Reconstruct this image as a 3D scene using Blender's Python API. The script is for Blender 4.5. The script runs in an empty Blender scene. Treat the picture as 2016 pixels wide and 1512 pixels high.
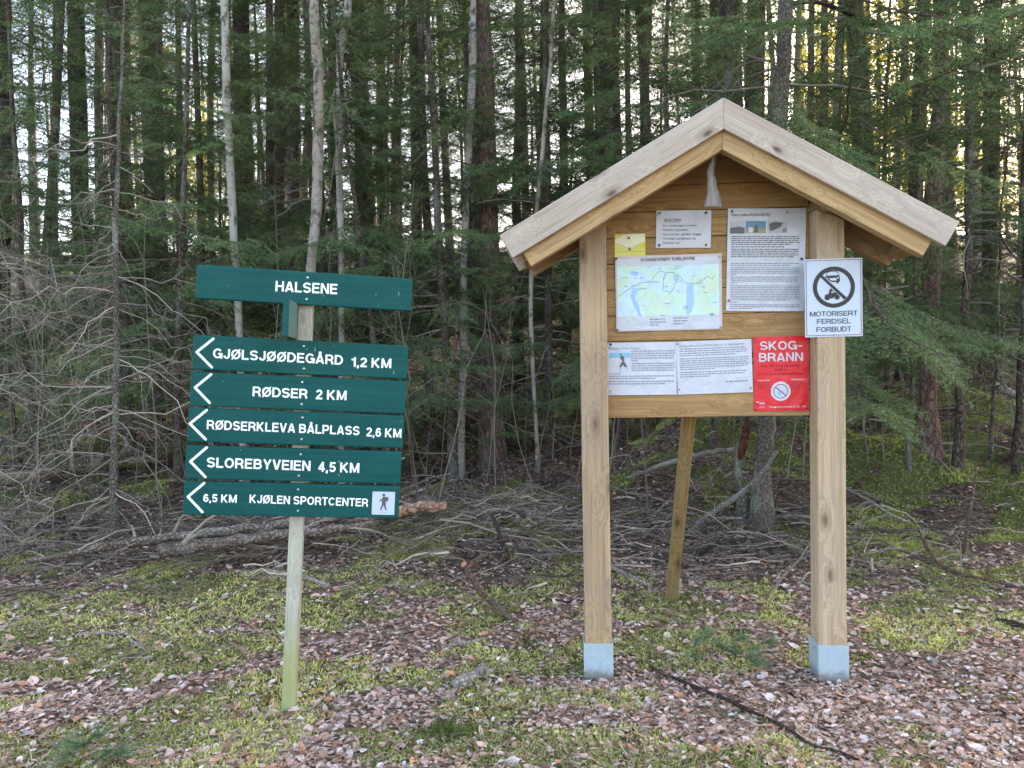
import bpy, math, random
import numpy as np
from mathutils import Vector, Matrix

# ------------------------------------------------------------------ camera, sky, sun, exposure
S = bpy.context.scene
COL = S.collection
F = 1515.0                      # focal length in pixels of the 2016 px wide photograph
ROLL = 0.018
PITCH = math.atan(44 / 1515)
CAM = np.array([0.0, 0.0, 1.18])
cd = bpy.data.cameras.new('camera'); cam = bpy.data.objects.new('camera', cd); COL.objects.link(cam)
cd.sensor_width = 36.0; cd.lens = 36.0 * F / 2016; cd.clip_start = 0.05; cd.clip_end = 900
cam.matrix_world = Matrix.Translation(CAM) @ Matrix.Rotation(math.pi / 2 - PITCH, 4, 'X') @ Matrix.Rotation(-ROLL, 4, 'Z')
S.camera = cam

SUN_EL, SUN_AZ = math.radians(33), math.radians(44)      # azimuth from +Y (into the forest) towards +X
W = bpy.data.worlds.new('World'); S.world = W; W.use_nodes = True
wn = W.node_tree; bg = wn.nodes['Background']
sky = wn.nodes.new('ShaderNodeTexSky'); sky.sky_type = 'NISHITA'; sky.sun_disc = False
sky.sun_elevation = SUN_EL; sky.sun_rotation = SUN_AZ; sky.air_density = 1.0; sky.dust_density = 3.0; sky.ozone_density = 0.6
tint = wn.nodes.new('ShaderNodeMix'); tint.data_type = 'RGBA'; tint.blend_type = 'MULTIPLY'
tint.inputs[0].default_value = 1.0; tint.inputs[7].default_value = (1.0, 0.89, 0.77, 1)
wn.links.new(sky.outputs[0], tint.inputs[6]); wn.links.new(tint.outputs[2], bg.inputs[0]); bg.inputs[1].default_value = 0.15
sl = bpy.data.lights.new('sun', 'SUN'); sun = bpy.data.objects.new('sun', sl); COL.objects.link(sun)
sl.energy = 3.0; sl.angle = math.radians(0.5); sl.color = (1.0, 0.90, 0.74)
sd = Vector((math.sin(SUN_AZ) * math.cos(SUN_EL), math.cos(SUN_AZ) * math.cos(SUN_EL), math.sin(SUN_EL)))
sun.rotation_euler = sd.to_track_quat('Z', 'Y').to_euler()
vs = S.view_settings; vs.view_transform = 'Standard'; vs.look = 'None'; vs.exposure = 3.1; vs.gamma = 1.0; vs.use_curve_mapping = False
S.render.engine = 'CYCLES'
S.cycles.max_bounces = 7; S.cycles.diffuse_bounces = 4; S.cycles.glossy_bounces = 2; S.cycles.transmission_bounces = 4
S.cycles.caustics_reflective = False; S.cycles.caustics_refractive = False
S.cycles.sample_clamp_indirect = 6.0; S.cycles.use_denoising = True; S.cycles.denoising_prefilter = 'FAST'

rng = np.random.default_rng(11); random.seed(11)
U = lambda a, b, n=None: rng.uniform(a, b, n)

# ------------------------------------------------------------------ pixel <-> world helpers (real distances)
def ray(x, y):
    u = (x - 1008) / F; v = (756 - y) / F
    u0 = u * math.cos(ROLL) + v * math.sin(ROLL); v0 = -u * math.sin(ROLL) + v * math.cos(ROLL)
    return np.array([u0, math.cos(PITCH) + v0 * math.sin(PITCH), v0 * math.cos(PITCH) - math.sin(PITCH)])
def at(x, y, Y):
    r = ray(x, y); return CAM + r * (Y / r[1])

# ------------------------------------------------------------------ noise and terrain
def _hash(ix, iy, seed):
    h = (ix.astype(np.int64) * 374761393 + iy.astype(np.int64) * 668265263 + seed * 974711) & 0x7fffffff
    h = ((h ^ (h >> 13)) * 1274126177) & 0x7fffffff
    return ((h ^ (h >> 16)) & 0xffff) / 65535.0
def vnoise(x, y, seed=0):
    x = np.asarray(x, float); y = np.asarray(y, float)
    ix = np.floor(x); iy = np.floor(y); fx = x - ix; fy = y - iy
    fx = fx * fx * (3 - 2 * fx); fy = fy * fy * (3 - 2 * fy)
    a = _hash(ix, iy, seed); b = _hash(ix + 1, iy, seed); c = _hash(ix, iy + 1, seed); d = _hash(ix + 1, iy + 1, seed)
    return (a * (1 - fx) + b * fx) * (1 - fy) + (c * (1 - fx) + d * fx) * fy
def fbm(x, y, seed=0, o=3):
    s = 0; amp = 0.5; tot = 0
    for k in range(o):
        s = s + amp * vnoise(np.asarray(x) * 2 ** k + 17.3 * k, np.asarray(y) * 2 ** k - 9.1 * k, seed + k); tot += amp; amp *= 0.5
    return s / tot
def sstep(a, b, x):
    t = np.clip((np.asarray(x, float) - a) / (b - a), 0, 1); return t * t * (3 - 2 * t)
MOUNDS = [(1.55, 6.1, 0.80, 0.55), (3.0, 5.6, 0.60, 0.34), (4.1, 7.6, 1.0, 0.5), (3.55, 5.0, 0.45, 0.26), (2.5, 6.4, 0.5, 0.3), (4.6, 6.2, 0.6, 0.35), (-3.3, 5.6, 0.8, 0.20),
          (0.0, 4.9, 0.7, 0.10), (2.2, 4.3, 0.55, 0.05), (-1.1, 4.7, 0.8, 0.10), (5.2, 9.0, 1.3, 0.5), (-5.0, 9.0, 1.4, 0.5), (0.6, 9.5, 1.5, 0.4)]
def Hh(X, Y):
    X = np.asarray(X, float); Y = np.asarray(Y, float)
    w = 1.8; sp = w * np.logaddexp(0, (Y - 8.0) / w)
    h = 15 * np.tanh(0.23 * sp / 15) - 0.05 * np.clip(2.3 - Y, 0, 3)
    amp = 0.035 + 0.30 * sstep(4.5, 11, Y)
    h = h + amp * (fbm(X * 0.7, Y * 0.7, 3) - 0.5) * 1.6 + (0.03 + 0.03 * sstep(3, 6, Y)) * (fbm(X * 4, Y * 4, 9) - 0.5)
    for mx, my, r, a in MOUNDS:
        h = h + a * np.exp(-((X - mx) ** 2 + (Y - my) ** 2) / (r * r))
    h = h + 0.19 * sstep(4.3, 6.0, Y) * (fbm(X * 2.1, Y * 2.1, 41, 3) - 0.5) * 2
    h = h - 0.015
    for fx, fy in ((0.308, 2.87), (1.168, 2.81), (-0.81, 2.68)):
        k = np.exp(-((X - fx) ** 2 + (Y - fy) ** 2) / 0.09); h = h * (1 - k) - 0.030 * k
    return h
def mound_mask(X, Y):
    m = 0
    for mx, my, r, a in MOUNDS:
        if a > 0.12: m = np.maximum(m, np.exp(-((X - mx) ** 2 + (Y - my) ** 2) / (r * r * 1.1)))
    return m
def moss_mask(X, Y):
    X = np.asarray(X, float); Y = np.asarray(Y, float)
    n = 0.5 + 0.62 * (fbm(X * 1.5 + 3, Y * 1.9, 21, 3) - 0.5) + 0.62 * (fbm(X * 5.0 + 8, Y * 6.0, 63, 2) - 0.5)
    bias = 0.07 * sstep(0.6, -0.8, X) * sstep(4.6, 3.2, Y) - 0.04 * sstep(0.4, 1.2, X) * sstep(3.4, 2.6, Y)
    band = 0.16 * np.exp(-((Y - 3.95) / 0.35) ** 2) * sstep(1.2, 1.8, X)
    n = n + bias - 0.13 * np.exp(-((Y - 4.75) / 0.55) ** 2) * sstep(1.9, 1.3, X) + band + 0.13 * mound_mask(X, Y) - 0.03 * sstep(4.2, 5, Y)
    return sstep(0.47, 0.56, n)
def hit(x, y):
    r = ray(x, y); t = 1.2
    while t < 80:
        p = CAM + r * t
        if p[2] < Hh(p[0], p[1]): break
        t += 0.01 + t * 0.002
    return p
def ground(X, Y): return float(Hh(X, Y))

# ------------------------------------------------------------------ tagging and linking
def tag(o, label=None, cat=None, group=None, kind=None):
    if label: o['label'] = label
    if cat: o['category'] = cat
    if group: o['group'] = group
    if kind: o['kind'] = kind
    return o
def empty(name, loc=(0, 0, 0), rot=(0, 0, 0)):
    o = bpy.data.objects.new(name, None); o.empty_display_size = 0.1; COL.objects.link(o)
    o.location = loc; o.rotation_euler = rot; return o
def link(name, me, parent=None):
    o = bpy.data.objects.new(name, me); COL.objects.link(o)
    if parent: o.parent = parent
    return o

def mesh_np(name, verts, chunks, mats, col=None, smooth=False, midx=None):
    """verts (N,3); chunks: list of (M,k) index arrays"""
    me = bpy.data.meshes.new(name)
    verts = np.asarray(verts, np.float32)
    me.vertices.add(len(verts)); me.vertices.foreach_set('co', verts.ravel())
    loops = np.concatenate([np.asarray(c).ravel() for c in chunks]).astype(np.int32)
    tot = np.concatenate([np.full(len(c), np.asarray(c).shape[1], np.int32) for c in chunks])
    start = np.concatenate([[0], np.cumsum(tot)[:-1]]).astype(np.int32)
    me.loops.add(len(loops)); me.loops.foreach_set('vertex_index', loops)
    me.polygons.add(len(tot)); me.polygons.foreach_set('loop_start', start)
    if smooth: me.polygons.foreach_set('use_smooth', np.ones(len(tot), bool))
    if midx is not None: me.polygons.foreach_set('material_index', np.asarray(midx, np.int32))
    for m in (mats if isinstance(mats, (list, tuple)) else [mats]): me.materials.append(m)
    if col is not None:
        a = me.attributes.new('col', 'FLOAT_COLOR', 'POINT')
        c = np.ones((len(verts), 4), np.float32); c[:, :3] = col
        a.data.foreach_set('color', c.ravel())
    me.update(calc_edges=True)
    return me

def tubes(pts, rad, K=5, cap=False):
    """pts (N,P,3), rad (N,P) -> verts, quads"""
    pts = np.asarray(pts, float); rad = np.asarray(rad, float); N, Pn, _ = pts.shape
    t = np.gradient(pts, axis=1); t /= np.linalg.norm(t, axis=2, keepdims=True) + 1e-9
    d = pts[:, -1] - pts[:, 0]; d /= np.linalg.norm(d, axis=1, keepdims=True) + 1e-9
    ref = np.where(np.abs(d[:, 2:3]) > 0.8, np.array([[0.0, 1.0, 0.0]]), np.array([[0.0, 0.0, 1.0]]))[:, None, :]
    a = np.cross(t, np.broadcast_to(ref, t.shape)); a /= np.linalg.norm(a, axis=2, keepdims=True) + 1e-9
    b = np.cross(a, t)
    ang = np.arange(K) / K * 2 * np.pi
    ring = (a[:, :, None, :] * np.cos(ang)[None, None, :, None] + b[:, :, None, :] * np.sin(ang)[None, None, :, None])
    v = pts[:, :, None, :] + ring * rad[:, :, None, None]
    idx = np.arange(N * Pn * K).reshape(N, Pn, K)
    i0 = idx[:, :-1, :]; i1 = idx[:, 1:, :]
    q = np.stack([i0, np.roll(i0, -1, 2), np.roll(i1, -1, 2), i1], -1).reshape(-1, 4)
    return v.reshape(-1, 3), q
class Bag:
    """collects many vertex/face arrays into one mesh"""
    def __init__(s): s.v = []; s.q = []; s.t = []; s.c = []; s.n = 0
    def add(s, v, f, col):
        v = np.asarray(v); s.v.append(v); f = np.asarray(f) + s.n
        (s.q if f.shape[1] == 4 else s.t).append(f)
        s.c.append(np.broadcast_to(np.asarray(col, float), (len(v), 3))); s.n += len(v)
    def tubes(s, pts, rad, K, col):
        v, q = tubes(pts, rad, K); pts = np.asarray(pts)
        col = np.asarray(col, float)
        if col.ndim == 2 and len(col) == len(pts): col = np.repeat(col, pts.shape[1] * K, 0)
        s.add(v, q, col)
    def mesh(s, name, mats, smooth=False):
        ch = ([np.concatenate(s.q)] if s.q else []) + ([np.concatenate(s.t)] if s.t else [])
        return mesh_np(name, np.concatenate(s.v), ch, mats, np.concatenate(s.c), smooth)

# ------------------------------------------------------------------ materials
def newmat(name):
    m = bpy.data.materials.new(name); m.use_nodes = True; nt = m.node_tree; nt.nodes.clear()
    return m, nt
def nd(nt, typ, **kw):
    n = nt.nodes.new('ShaderNode' + typ)
    for k, v in kw.items():
        if k.startswith('i_'):
            key = k[2:]; key = int(key) if key.isdigit() else key
            tgt = n.inputs[key]
            if hasattr(v, 'is_output'): nt.links.new(v, tgt)
            else: tgt.default_value = v
        else: setattr(n, k, v)
    return n
def mixc(nt, fac, a, b, blend='MIX'):
    n = nt.nodes.new('ShaderNodeMix'); n.data_type = 'RGBA'; n.blend_type = blend
    for s, v in ((0, fac), (6, a), (7, b)):
        if hasattr(v, 'is_output'): nt.links.new(v, n.inputs[s])
        else: n.inputs[s].default_value = v if s == 0 else ((*v, 1) if len(v) == 3 else v)
    return n.outputs[2]
def ramp(nt, fac, stops):
    r = nd(nt, 'ValToRGB', i_0=fac); e = r.color_ramp.elements
    while len(e) < len(stops): e.new(0.5)
    for el, (p, c) in zip(e, stops): el.position = p; el.color = (*c, 1) if not isinstance(c, (int, float)) else (c, c, c, 1)
    return r.outputs[0]
def vscale(nt, vec, s):
    return nd(nt, 'VectorMath', operation='MULTIPLY', i_0=vec, i_1=s).outputs[0]
def finish(nt, col, rough=0.6, bump=None, bstr=0.3, bdist=0.005, metal=0.0, spec=0.4):
    p = nd(nt, 'BsdfPrincipled'); o = nd(nt, 'OutputMaterial', i_0=p.outputs[0])
    for k, v in (('Base Color', col), ('Roughness', rough), ('Metallic', metal), ('Specular IOR Level', spec)):
        if hasattr(v, 'is_output'): nt.links.new(v, p.inputs[k])
        else: p.inputs[k].default_value = (*v, 1) if isinstance(v, tuple) else v
    if bump is not None:
        b = nd(nt, 'Bump', i_Strength=bstr, i_Distance=bdist, i_Height=bump); nt.links.new(b.outputs[0], p.inputs['Normal'])
    return p
def plain(name, col, rough=0.6, metal=0.0, spec=0.4):
    m, nt = newmat(name); finish(nt, col, rough, metal=metal, spec=spec); return m

def wood(name, light, dark, stain=(0.3, 0.27, 0.25), stain_amt=0.4, knot=0.9, rough=0.7, algae=False, ring=26.0, streak=0.5, kden=4.5, crack=0.5):
    m, nt = newmat(name)
    g = nd(nt, 'Attribute', attribute_name='g').outputs['Vector']
    sg = nd(nt, 'SeparateXYZ', i_0=g).outputs
    uv_ = nd(nt, 'Math', operation='ADD', i_0=sg[1], i_1=sg[2]).outputs[0]
    kv = nd(nt, 'CombineXYZ', i_0=nd(nt, 'Math', operation='MULTIPLY', i_0=sg[0], i_1=kden).outputs[0], i_1=nd(nt, 'Math', operation='MULTIPLY', i_0=uv_, i_1=11.0).outputs[0]).outputs[0]
    vor = nd(nt, 'TexVoronoi', i_Vector=kv, i_Scale=1.0, i_Randomness=1.0, voronoi_dimensions='2D')
    kd = vor.outputs['Distance']
    # grain flows round the knots
    push = nd(nt, 'MapRange', i_0=kd, i_1=0.05, i_2=0.45, i_3=0.035, i_4=0.0).outputs[0]
    gx = nd(nt, 'VectorMath', operation='ADD', i_0=vscale(nt, g, (1.0, 1.0, 1.0)), i_1=nd(nt, 'CombineXYZ', i_Y=push, i_Z=push).outputs[0]).outputs[0]
    rings = nd(nt, 'TexNoise', i_Vector=vscale(nt, gx, (0.7, ring, ring)), i_Scale=1.0, i_Detail=5.0, i_Roughness=0.6, i_Distortion=0.5).outputs[0]
    fine = nd(nt, 'TexNoise', i_Vector=vscale(nt, gx, (5.0, 260.0, 260.0)), i_Scale=1.0, i_Detail=3.0).outputs[0]
    lines = nd(nt, 'TexNoise', i_Vector=vscale(nt, gx, (0.9, ring * 4.5, ring * 4.5)), i_Scale=1.0, i_Detail=2.0).outputs[0]
    c = mixc(nt, ramp(nt, rings, [(0.32, 0.0), (0.68, 1.0)]), light, dark)
    c = mixc(nt, nd(nt, 'Math', operation='MULTIPLY', i_0=ramp(nt, lines, [(0.48, 0.0), (0.62, 1.0)]), i_1=streak).outputs[0], c, tuple(x * 0.55 for x in dark))
    c = mixc(nt, 0.6, c, mixc(nt, ramp(nt, fine, [(0.3, 0.0), (0.7, 1.0)]), (0.6, 0.58, 0.55), (1.25, 1.25, 1.25)), 'MULTIPLY')
    st = nd(nt, 'TexNoise', i_Vector=vscale(nt, g, (2.0, 9.0, 9.0)), i_Scale=1.0, i_Detail=4.0).outputs[0]
    c = mixc(nt, nd(nt, 'Math', operation='MULTIPLY', i_0=ramp(nt, st, [(0.45, 0.0), (0.7, 1.0)]), i_1=stain_amt).outputs[0], c, stain)
    if knot > 0:
        sel = ramp(nt, nd(nt, 'SeparateColor', i_0=vor.outputs['Color']).outputs[0], [(0.22, 1.0), (0.24, 0.0)])
        core = ramp(nt, kd, [(0.03, 1.0), (0.08, 0.75), (0.12, 0.4), (0.30, 0.0)])
        kf = nd(nt, 'Math', operation='MULTIPLY', i_0=nd(nt, 'Math', operation='MULTIPLY', i_0=core, i_1=sel).outputs[0], i_1=knot).outputs[0]
        c = mixc(nt, kf, c, (0.075, 0.040, 0.022))
    if crack:
        cn = nd(nt, 'TexNoise', i_Vector=vscale(nt, g, (0.45, 34.0, 34.0)), i_Scale=1.0, i_Detail=1.0).outputs[0]
        cb = nd(nt, 'TexNoise', i_Vector=vscale(nt, g, (2.5, 3.0, 3.0)), i_Scale=1.0, i_Detail=2.0).outputs[0]
        cf = nd(nt, 'Math', operation='MULTIPLY', i_0=ramp(nt, cn, [(0.488, 0.0), (0.5, 1.0), (0.512, 0.0)]), i_1=ramp(nt, cb, [(0.48, 0.0), (0.62, crack)])).outputs[0]
        c = mixc(nt, cf, c, tuple(x * 0.28 for x in dark))
    if algae:
        z = nd(nt, 'SeparateXYZ', i_0=g).outputs[0]
        na = nd(nt, 'TexNoise', i_Vector=vscale(nt, g, (6.0, 40.0, 40.0)), i_Scale=1.0, i_Detail=3.0).outputs[0]
        zz = nd(nt, 'Math', operation='ADD', i_0=z, i_1=nd(nt, 'Math', operation='MULTIPLY', i_0=na, i_1=0.16).outputs[0]).outputs[0]
        c = mixc(nt, nd(nt, 'MapRange', i_0=zz, i_1=0.40, i_2=0.22, i_3=0.0, i_4=0.7).outputs[0], c, (0.29, 0.31, 0.10))
    finish(nt, c, rough, bump=nd(nt, 'Math', operation='ADD', i_0=lines, i_1=fine).outputs[0], bstr=0.35, bdist=0.0015, spec=0.25)
    return m

def bark(name, c1, c2, crack=(0.02, 0.015, 0.012), scale=16.0, lichen=0.25, lichcol=(0.30, 0.33, 0.27), flat=0.35, moss_foot=0.5):
    m, nt = newmat(name)
    tc = nd(nt, 'TexCoord').outputs['Object']
    rn = nd(nt, 'ObjectInfo').outputs['Random']
    tc = nd(nt, 'VectorMath', operation='ADD', i_0=tc, i_1=nd(nt, 'CombineXYZ', i_X=nd(nt, 'Math', operation='MULTIPLY', i_0=rn, i_1=37.0).outputs[0]).outputs[0]).outputs[0]
    v = vscale(nt, tc, (scale, scale, scale * flat))
    wob = nd(nt, 'TexNoise', i_Vector=v, i_Scale=1.3, i_Detail=3.0).outputs['Color']
    v2 = mixc(nt, 1.0, v, wob, 'ADD')
    vor = nd(nt, 'TexVoronoi', i_Vector=v2, i_Scale=1.6, feature='DISTANCE_TO_EDGE').outputs[0]
    n2 = nd(nt, 'TexNoise', i_Vector=v, i_Scale=3.0, i_Detail=6.0, i_Roughness=0.7).outputs[0]
    c = mixc(nt, ramp(nt, n2, [(0.35, 0.0), (0.65, 1.0)]), c1, c2)
    c = mixc(nt, nd(nt, 'Math', operation='MULTIPLY', i_0=ramp(nt, vor, [(0.02, 1.0), (0.14, 0.0)]), i_1=ramp(nt, n2, [(0.3, 0.15), (0.7, 0.9)])).outputs[0], c, crack)
    n3 = nd(nt, 'TexNoise', i_Vector=vscale(nt, tc, (5, 5, 3)), i_Scale=1.0, i_Detail=5.0).outputs[0]
    c = mixc(nt, nd(nt, 'Math', operation='MULTIPLY', i_0=ramp(nt, n3, [(0.52, 0.0), (0.62, 1.0)]), i_1=lichen).outputs[0], c, lichcol)
    h = nd(nt, 'Math', operation='ADD', i_0=ramp(nt, vor, [(0.0, 0.0), (0.2, 1.0)]), i_1=nd(nt, 'Math', operation='MULTIPLY', i_0=n2, i_1=0.6).outputs[0]).outputs[0]
    finish(nt, c, 0.9, bump=h, bstr=0.8, bdist=0.02, spec=0.15)
    return m
def birch_bark(name, white=(0.34, 0.325, 0.30), dark=(0.05, 0.045, 0.04), tan=(0.30, 0.25, 0.20), tan_amt=0.4):
    m, nt = newmat(name)
    tc = nd(nt, 'TexCoord').outputs['Object']
    rn = nd(nt, 'ObjectInfo').outputs['Random']
    tc = nd(nt, 'VectorMath', operation='ADD', i_0=tc, i_1=nd(nt, 'CombineXYZ', i_Z=nd(nt, 'Math', operation='MULTIPLY', i_0=rn, i_1=53.0).outputs[0]).outputs[0]).outputs[0]
    a = nd(nt, 'TexNoise', i_Vector=vscale(nt, tc, (9, 9, 75)), i_Scale=1.0, i_Detail=3.0).outputs[0]
    b = nd(nt, 'TexNoise', i_Vector=vscale(nt, tc, (14, 14, 9)), i_Scale=1.0, i_Detail=5.0, i_Roughness=0.65).outputs[0]
    c0 = nd(nt, 'TexNoise', i_Vector=vscale(nt, tc, (3, 3, 2.2)), i_Scale=1.0, i_Detail=4.0).outputs[0]
    c = mixc(nt, nd(nt, 'Math', operation='MULTIPLY', i_0=ramp(nt, c0, [(0.42, 0.0), (0.62, 1.0)]), i_1=tan_amt * 1.6).outputs[0], white, tan)
    c = mixc(nt, ramp(nt, a, [(0.60, 0.0), (0.68, 0.8)]), c, tuple(x * 2.2 for x in dark))
    c = mixc(nt, ramp(nt, b, [(0.53, 0.0), (0.64, 0.9)]), c, dark)
    lich = nd(nt, 'TexNoise', i_Vector=vscale(nt, tc, (22, 22, 16)), i_Scale=1.0, i_Detail=3.0).outputs[0]
    c = mixc(nt, ramp(nt, lich, [(0.63, 0.0), (0.70, 0.7)]), c, (0.36, 0.42, 0.36))
    finish(nt, c, 0.8, bump=b, bstr=0.4, bdist=0.008, spec=0.2)
    return m
def attrmat(name, rough=0.8, trans=0.0, jitter=0.0, noise=0.0, nscale=60.0, spec=0.2, tgain=1.0):
    m, nt = newmat(name)
    c = nd(nt, 'Attribute', attribute_name='col').outputs['Color']
    if jitter:
        rn = nd(nt, 'ObjectInfo').outputs['Random']
        c = mixc(nt, 1.0, c, ramp(nt, rn, [(0.0, tuple([1 - jitter] * 3)), (1.0, tuple([1 + jitter] * 3))]), 'MULTIPLY')
    if noise:
        tc = nd(nt, 'TexCoord').outputs['Object']
        n = nd(nt, 'TexNoise', i_Vector=tc, i_Scale=nscale, i_Detail=4.0).outputs[0]
        c = mixc(nt, noise, c, ramp(nt, n, [(0.3, 0.25), (0.7, 1.0)]), 'MULTIPLY')
    p = finish(nt, c, rough, spec=spec)
    if trans:
        out = [n for n in nt.nodes if n.type == 'OUTPUT_MATERIAL'][0]
        tcol = mixc(nt, 1.0, c, (1.5 * tgain, 1.35 * tgain, 0.7 * tgain), 'MULTIPLY')
        tr = nd(nt, 'BsdfTranslucent', i_Color=tcol)
        mx = nd(nt, 'MixShader', i_0=trans, i_1=p.outputs[0], i_2=tr.outputs[0])
        nt.links.new(mx.outputs[0], out.inputs[0])
    return m

M = {}
M['fascia'] = wood('weathered_fascia_wood', (0.50, 0.425, 0.36), (0.38, 0.305, 0.25), stain=(0.40, 0.36, 0.335), stain_amt=0.5, ring=14, streak=0.10, kden=5.5, crack=0.25)
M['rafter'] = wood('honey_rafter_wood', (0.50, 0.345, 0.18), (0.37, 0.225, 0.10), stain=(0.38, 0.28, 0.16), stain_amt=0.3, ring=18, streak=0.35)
M['post'] = wood('pine_post_wood', (0.50, 0.355, 0.22), (0.36, 0.24, 0.14), stain=(0.24, 0.195, 0.165), stain_amt=0.6, ring=18, streak=0.4, crack=0.9, knot=0.7)
M['postr'] = wood('pale_post_wood', (0.52, 0.39, 0.265), (0.40, 0.285, 0.18), stain=(0.34, 0.28, 0.23), stain_amt=0.4, ring=16, streak=0.35, crack=0.9, knot=0.7)
M['panel'] = wood('panel_board_wood', (0.45, 0.28, 0.125), (0.29, 0.165, 0.07), stain=(0.26, 0.17, 0.09), stain_amt=0.5, ring=24, streak=0.3)
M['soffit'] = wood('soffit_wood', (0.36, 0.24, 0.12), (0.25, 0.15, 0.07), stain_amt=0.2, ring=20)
M['strut'] = wood('strut_wood', (0.34, 0.24, 0.11), (0.24, 0.16, 0.07), stain=(0.22, 0.19, 0.11), stain_amt=0.5, ring=24)
M['signpost'] = wood('sign_post_wood', (0.50, 0.48, 0.41), (0.37, 0.35, 0.29), stain=(0.36, 0.37, 0.30), stain_amt=0.5, knot=0.25, algae=True, ring=30, streak=0.35)
def paint(name, col):
    m, nt = newmat(name)
    g = nd(nt, 'Attribute', attribute_name='g').outputs['Vector']
    n = nd(nt, 'TexNoise', i_Vector=vscale(nt, g, (3, 90, 90)), i_Scale=1.0, i_Detail=3.0).outputs[0]
    n2 = nd(nt, 'TexNoise', i_Vector=vscale(nt, g, (5, 12, 12)), i_Scale=1.0, i_Detail=5.0).outputs[0]
    c = mixc(nt, ramp(nt, n, [(0.3, 0.0), (0.7, 1.0)]), tuple(x * 0.85 for x in col), tuple(x * 1.12 for x in col))
    dr = nd(nt, 'TexNoise', i_Vector=vscale(nt, g, (70, 6, 6)), i_Scale=1.0, i_Detail=3.0).outputs[0]
    c = mixc(nt, ramp(nt, dr, [(0.55, 0.0), (0.8, 0.18)]), c, (0.02, 0.085, 0.075))
    c = mixc(nt, ramp(nt, n2, [(0.5, 0.0), (0.8, 0.35)]), c, tuple(x * 1.5 + 0.01 for x in col))
    finish(nt, c, 0.5, bump=n, bstr=0.25, bdist=0.001, spec=0.18)
    return m
M['green'] = paint('green_sign_paint', (0.002, 0.066, 0.064))
M['white'] = plain('white_lettering', (0.80, 0.82, 0.82), 0.5)
M['greyside'] = paint('scuffed_lit_green_paint', (0.10, 0.17, 0.155))  # scuffed side of the cross board, light falling on it put into the paler colour
M['screw'] = plain('steel_screw', (0.45, 0.46, 0.46), 0.35, 0.9)
M['chip'] = plain('chipped_paint', (0.45, 0.58, 0.58), 0.7)
def galv():
    m, nt = newmat('galvanised_steel')
    tc = nd(nt, 'TexCoord').outputs['Object']
    v = nd(nt, 'TexVoronoi', i_Vector=tc, i_Scale=140.0).outputs['Color']
    n = nd(nt, 'TexNoise', i_Vector=tc, i_Scale=14.0, i_Detail=5.0).outputs[0]
    c = mixc(nt, 0.10, (0.40, 0.50, 0.58), v, 'OVERLAY')
    c = mixc(nt, ramp(nt, n, [(0.55, 0.0), (0.75, 0.5)]), c, (0.42, 0.40, 0.40))
    zz = nd(nt, 'Math', operation='ADD', i_0=nd(nt, 'SeparateXYZ', i_0=tc).outputs[2], i_1=nd(nt, 'Math', operation='MULTIPLY', i_0=nd(nt, 'TexNoise', i_Vector=tc, i_Scale=40.0, i_Detail=4.0).outputs[0], i_1=-0.06).outputs[0]).outputs[0]
    c = mixc(nt, nd(nt, 'MapRange', i_0=zz, i_1=-0.005, i_2=-0.035, i_3=0.0, i_4=0.7).outputs[0], c, (0.16, 0.12, 0.085))
    finish(nt, c, 0.5, metal=0.35, bump=n, bstr=0.1)
    return m
M['galv'] = galv()
def papermat(name, col, spec=0.5, rough=0.28):
    m, nt = newmat(name)
    tc = nd(nt, 'TexCoord').outputs['Object']
    n = nd(nt, 'TexNoise', i_Vector=tc, i_Scale=7.0, i_Detail=3.0, i_Distortion=1.2).outputs[0]
    finish(nt, col, rough, bump=n, bstr=0.6, bdist=0.02, spec=spec)
    return m
M['paper'] = papermat('laminated_paper', (0.50, 0.52, 0.60))
M['ink'] = plain('printed_ink', (0.05, 0.05, 0.07), 0.5)
M['inkgrey'] = plain('small_print_ink', (0.22, 0.23, 0.30), 0.5)
M['inkblue'] = plain('blue_print_ink', (0.20, 0.36, 0.62), 0.5)
M['yellow'] = papermat('yellow_paper', (0.60, 0.56, 0.05))
M['yellowpale'] = papermat('pale_print', (0.72, 0.71, 0.50))
M['red'] = papermat('red_poster', (0.62, 0.008, 0.02), rough=0.4)
M['darkred'] = plain('dark_red_print', (0.22, 0.0, 0.01), 0.5)
M['mapframe'] = papermat('map_border', (0.50, 0.42, 0.42))
M['alu'] = plain('white_enamel', (0.47, 0.54, 0.65), 0.35)
M['plum'] = plain('dark_red_border', (0.25, 0.04, 0.10), 0.4)
M['black'] = plain('black_print', (0.015, 0.015, 0.02), 0.4)
M['pinblack'] = plain('black_plastic', (0.012, 0.012, 0.014), 0.3)
M['pinred'] = plain('red_plastic', (0.35, 0.02, 0.03), 0.3)
M['pingreen'] = plain('green_plastic', (0.02, 0.14, 0.06), 0.3)
M['pinblue'] = plain('teal_plastic', (0.12, 0.35, 0.42), 0.3)
M['pinyellow'] = plain('yellow_plastic', (0.6, 0.55, 0.12), 0.3)
M['skyblue'] = plain('blue_print', (0.22, 0.46, 0.66), 0.5)
M['photo1'] = plain('dark_photo_print', (0.10, 0.09, 0.11), 0.4)
M['photo2'] = plain('teal_photo_print', (0.10, 0.22, 0.34), 0.4)
M['photo3'] = plain('ochre_photo_print', (0.30, 0.26, 0.13), 0.4)
M['photo4'] = plain('grey_photo_print', (0.42, 0.43, 0.48), 0.4)
M['trail'] = plain('trail_ink', (0.03, 0.14, 0.13), 0.5)
M['lake'] = plain('lake_print', (0.32, 0.50, 0.86), 0.4)
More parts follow.
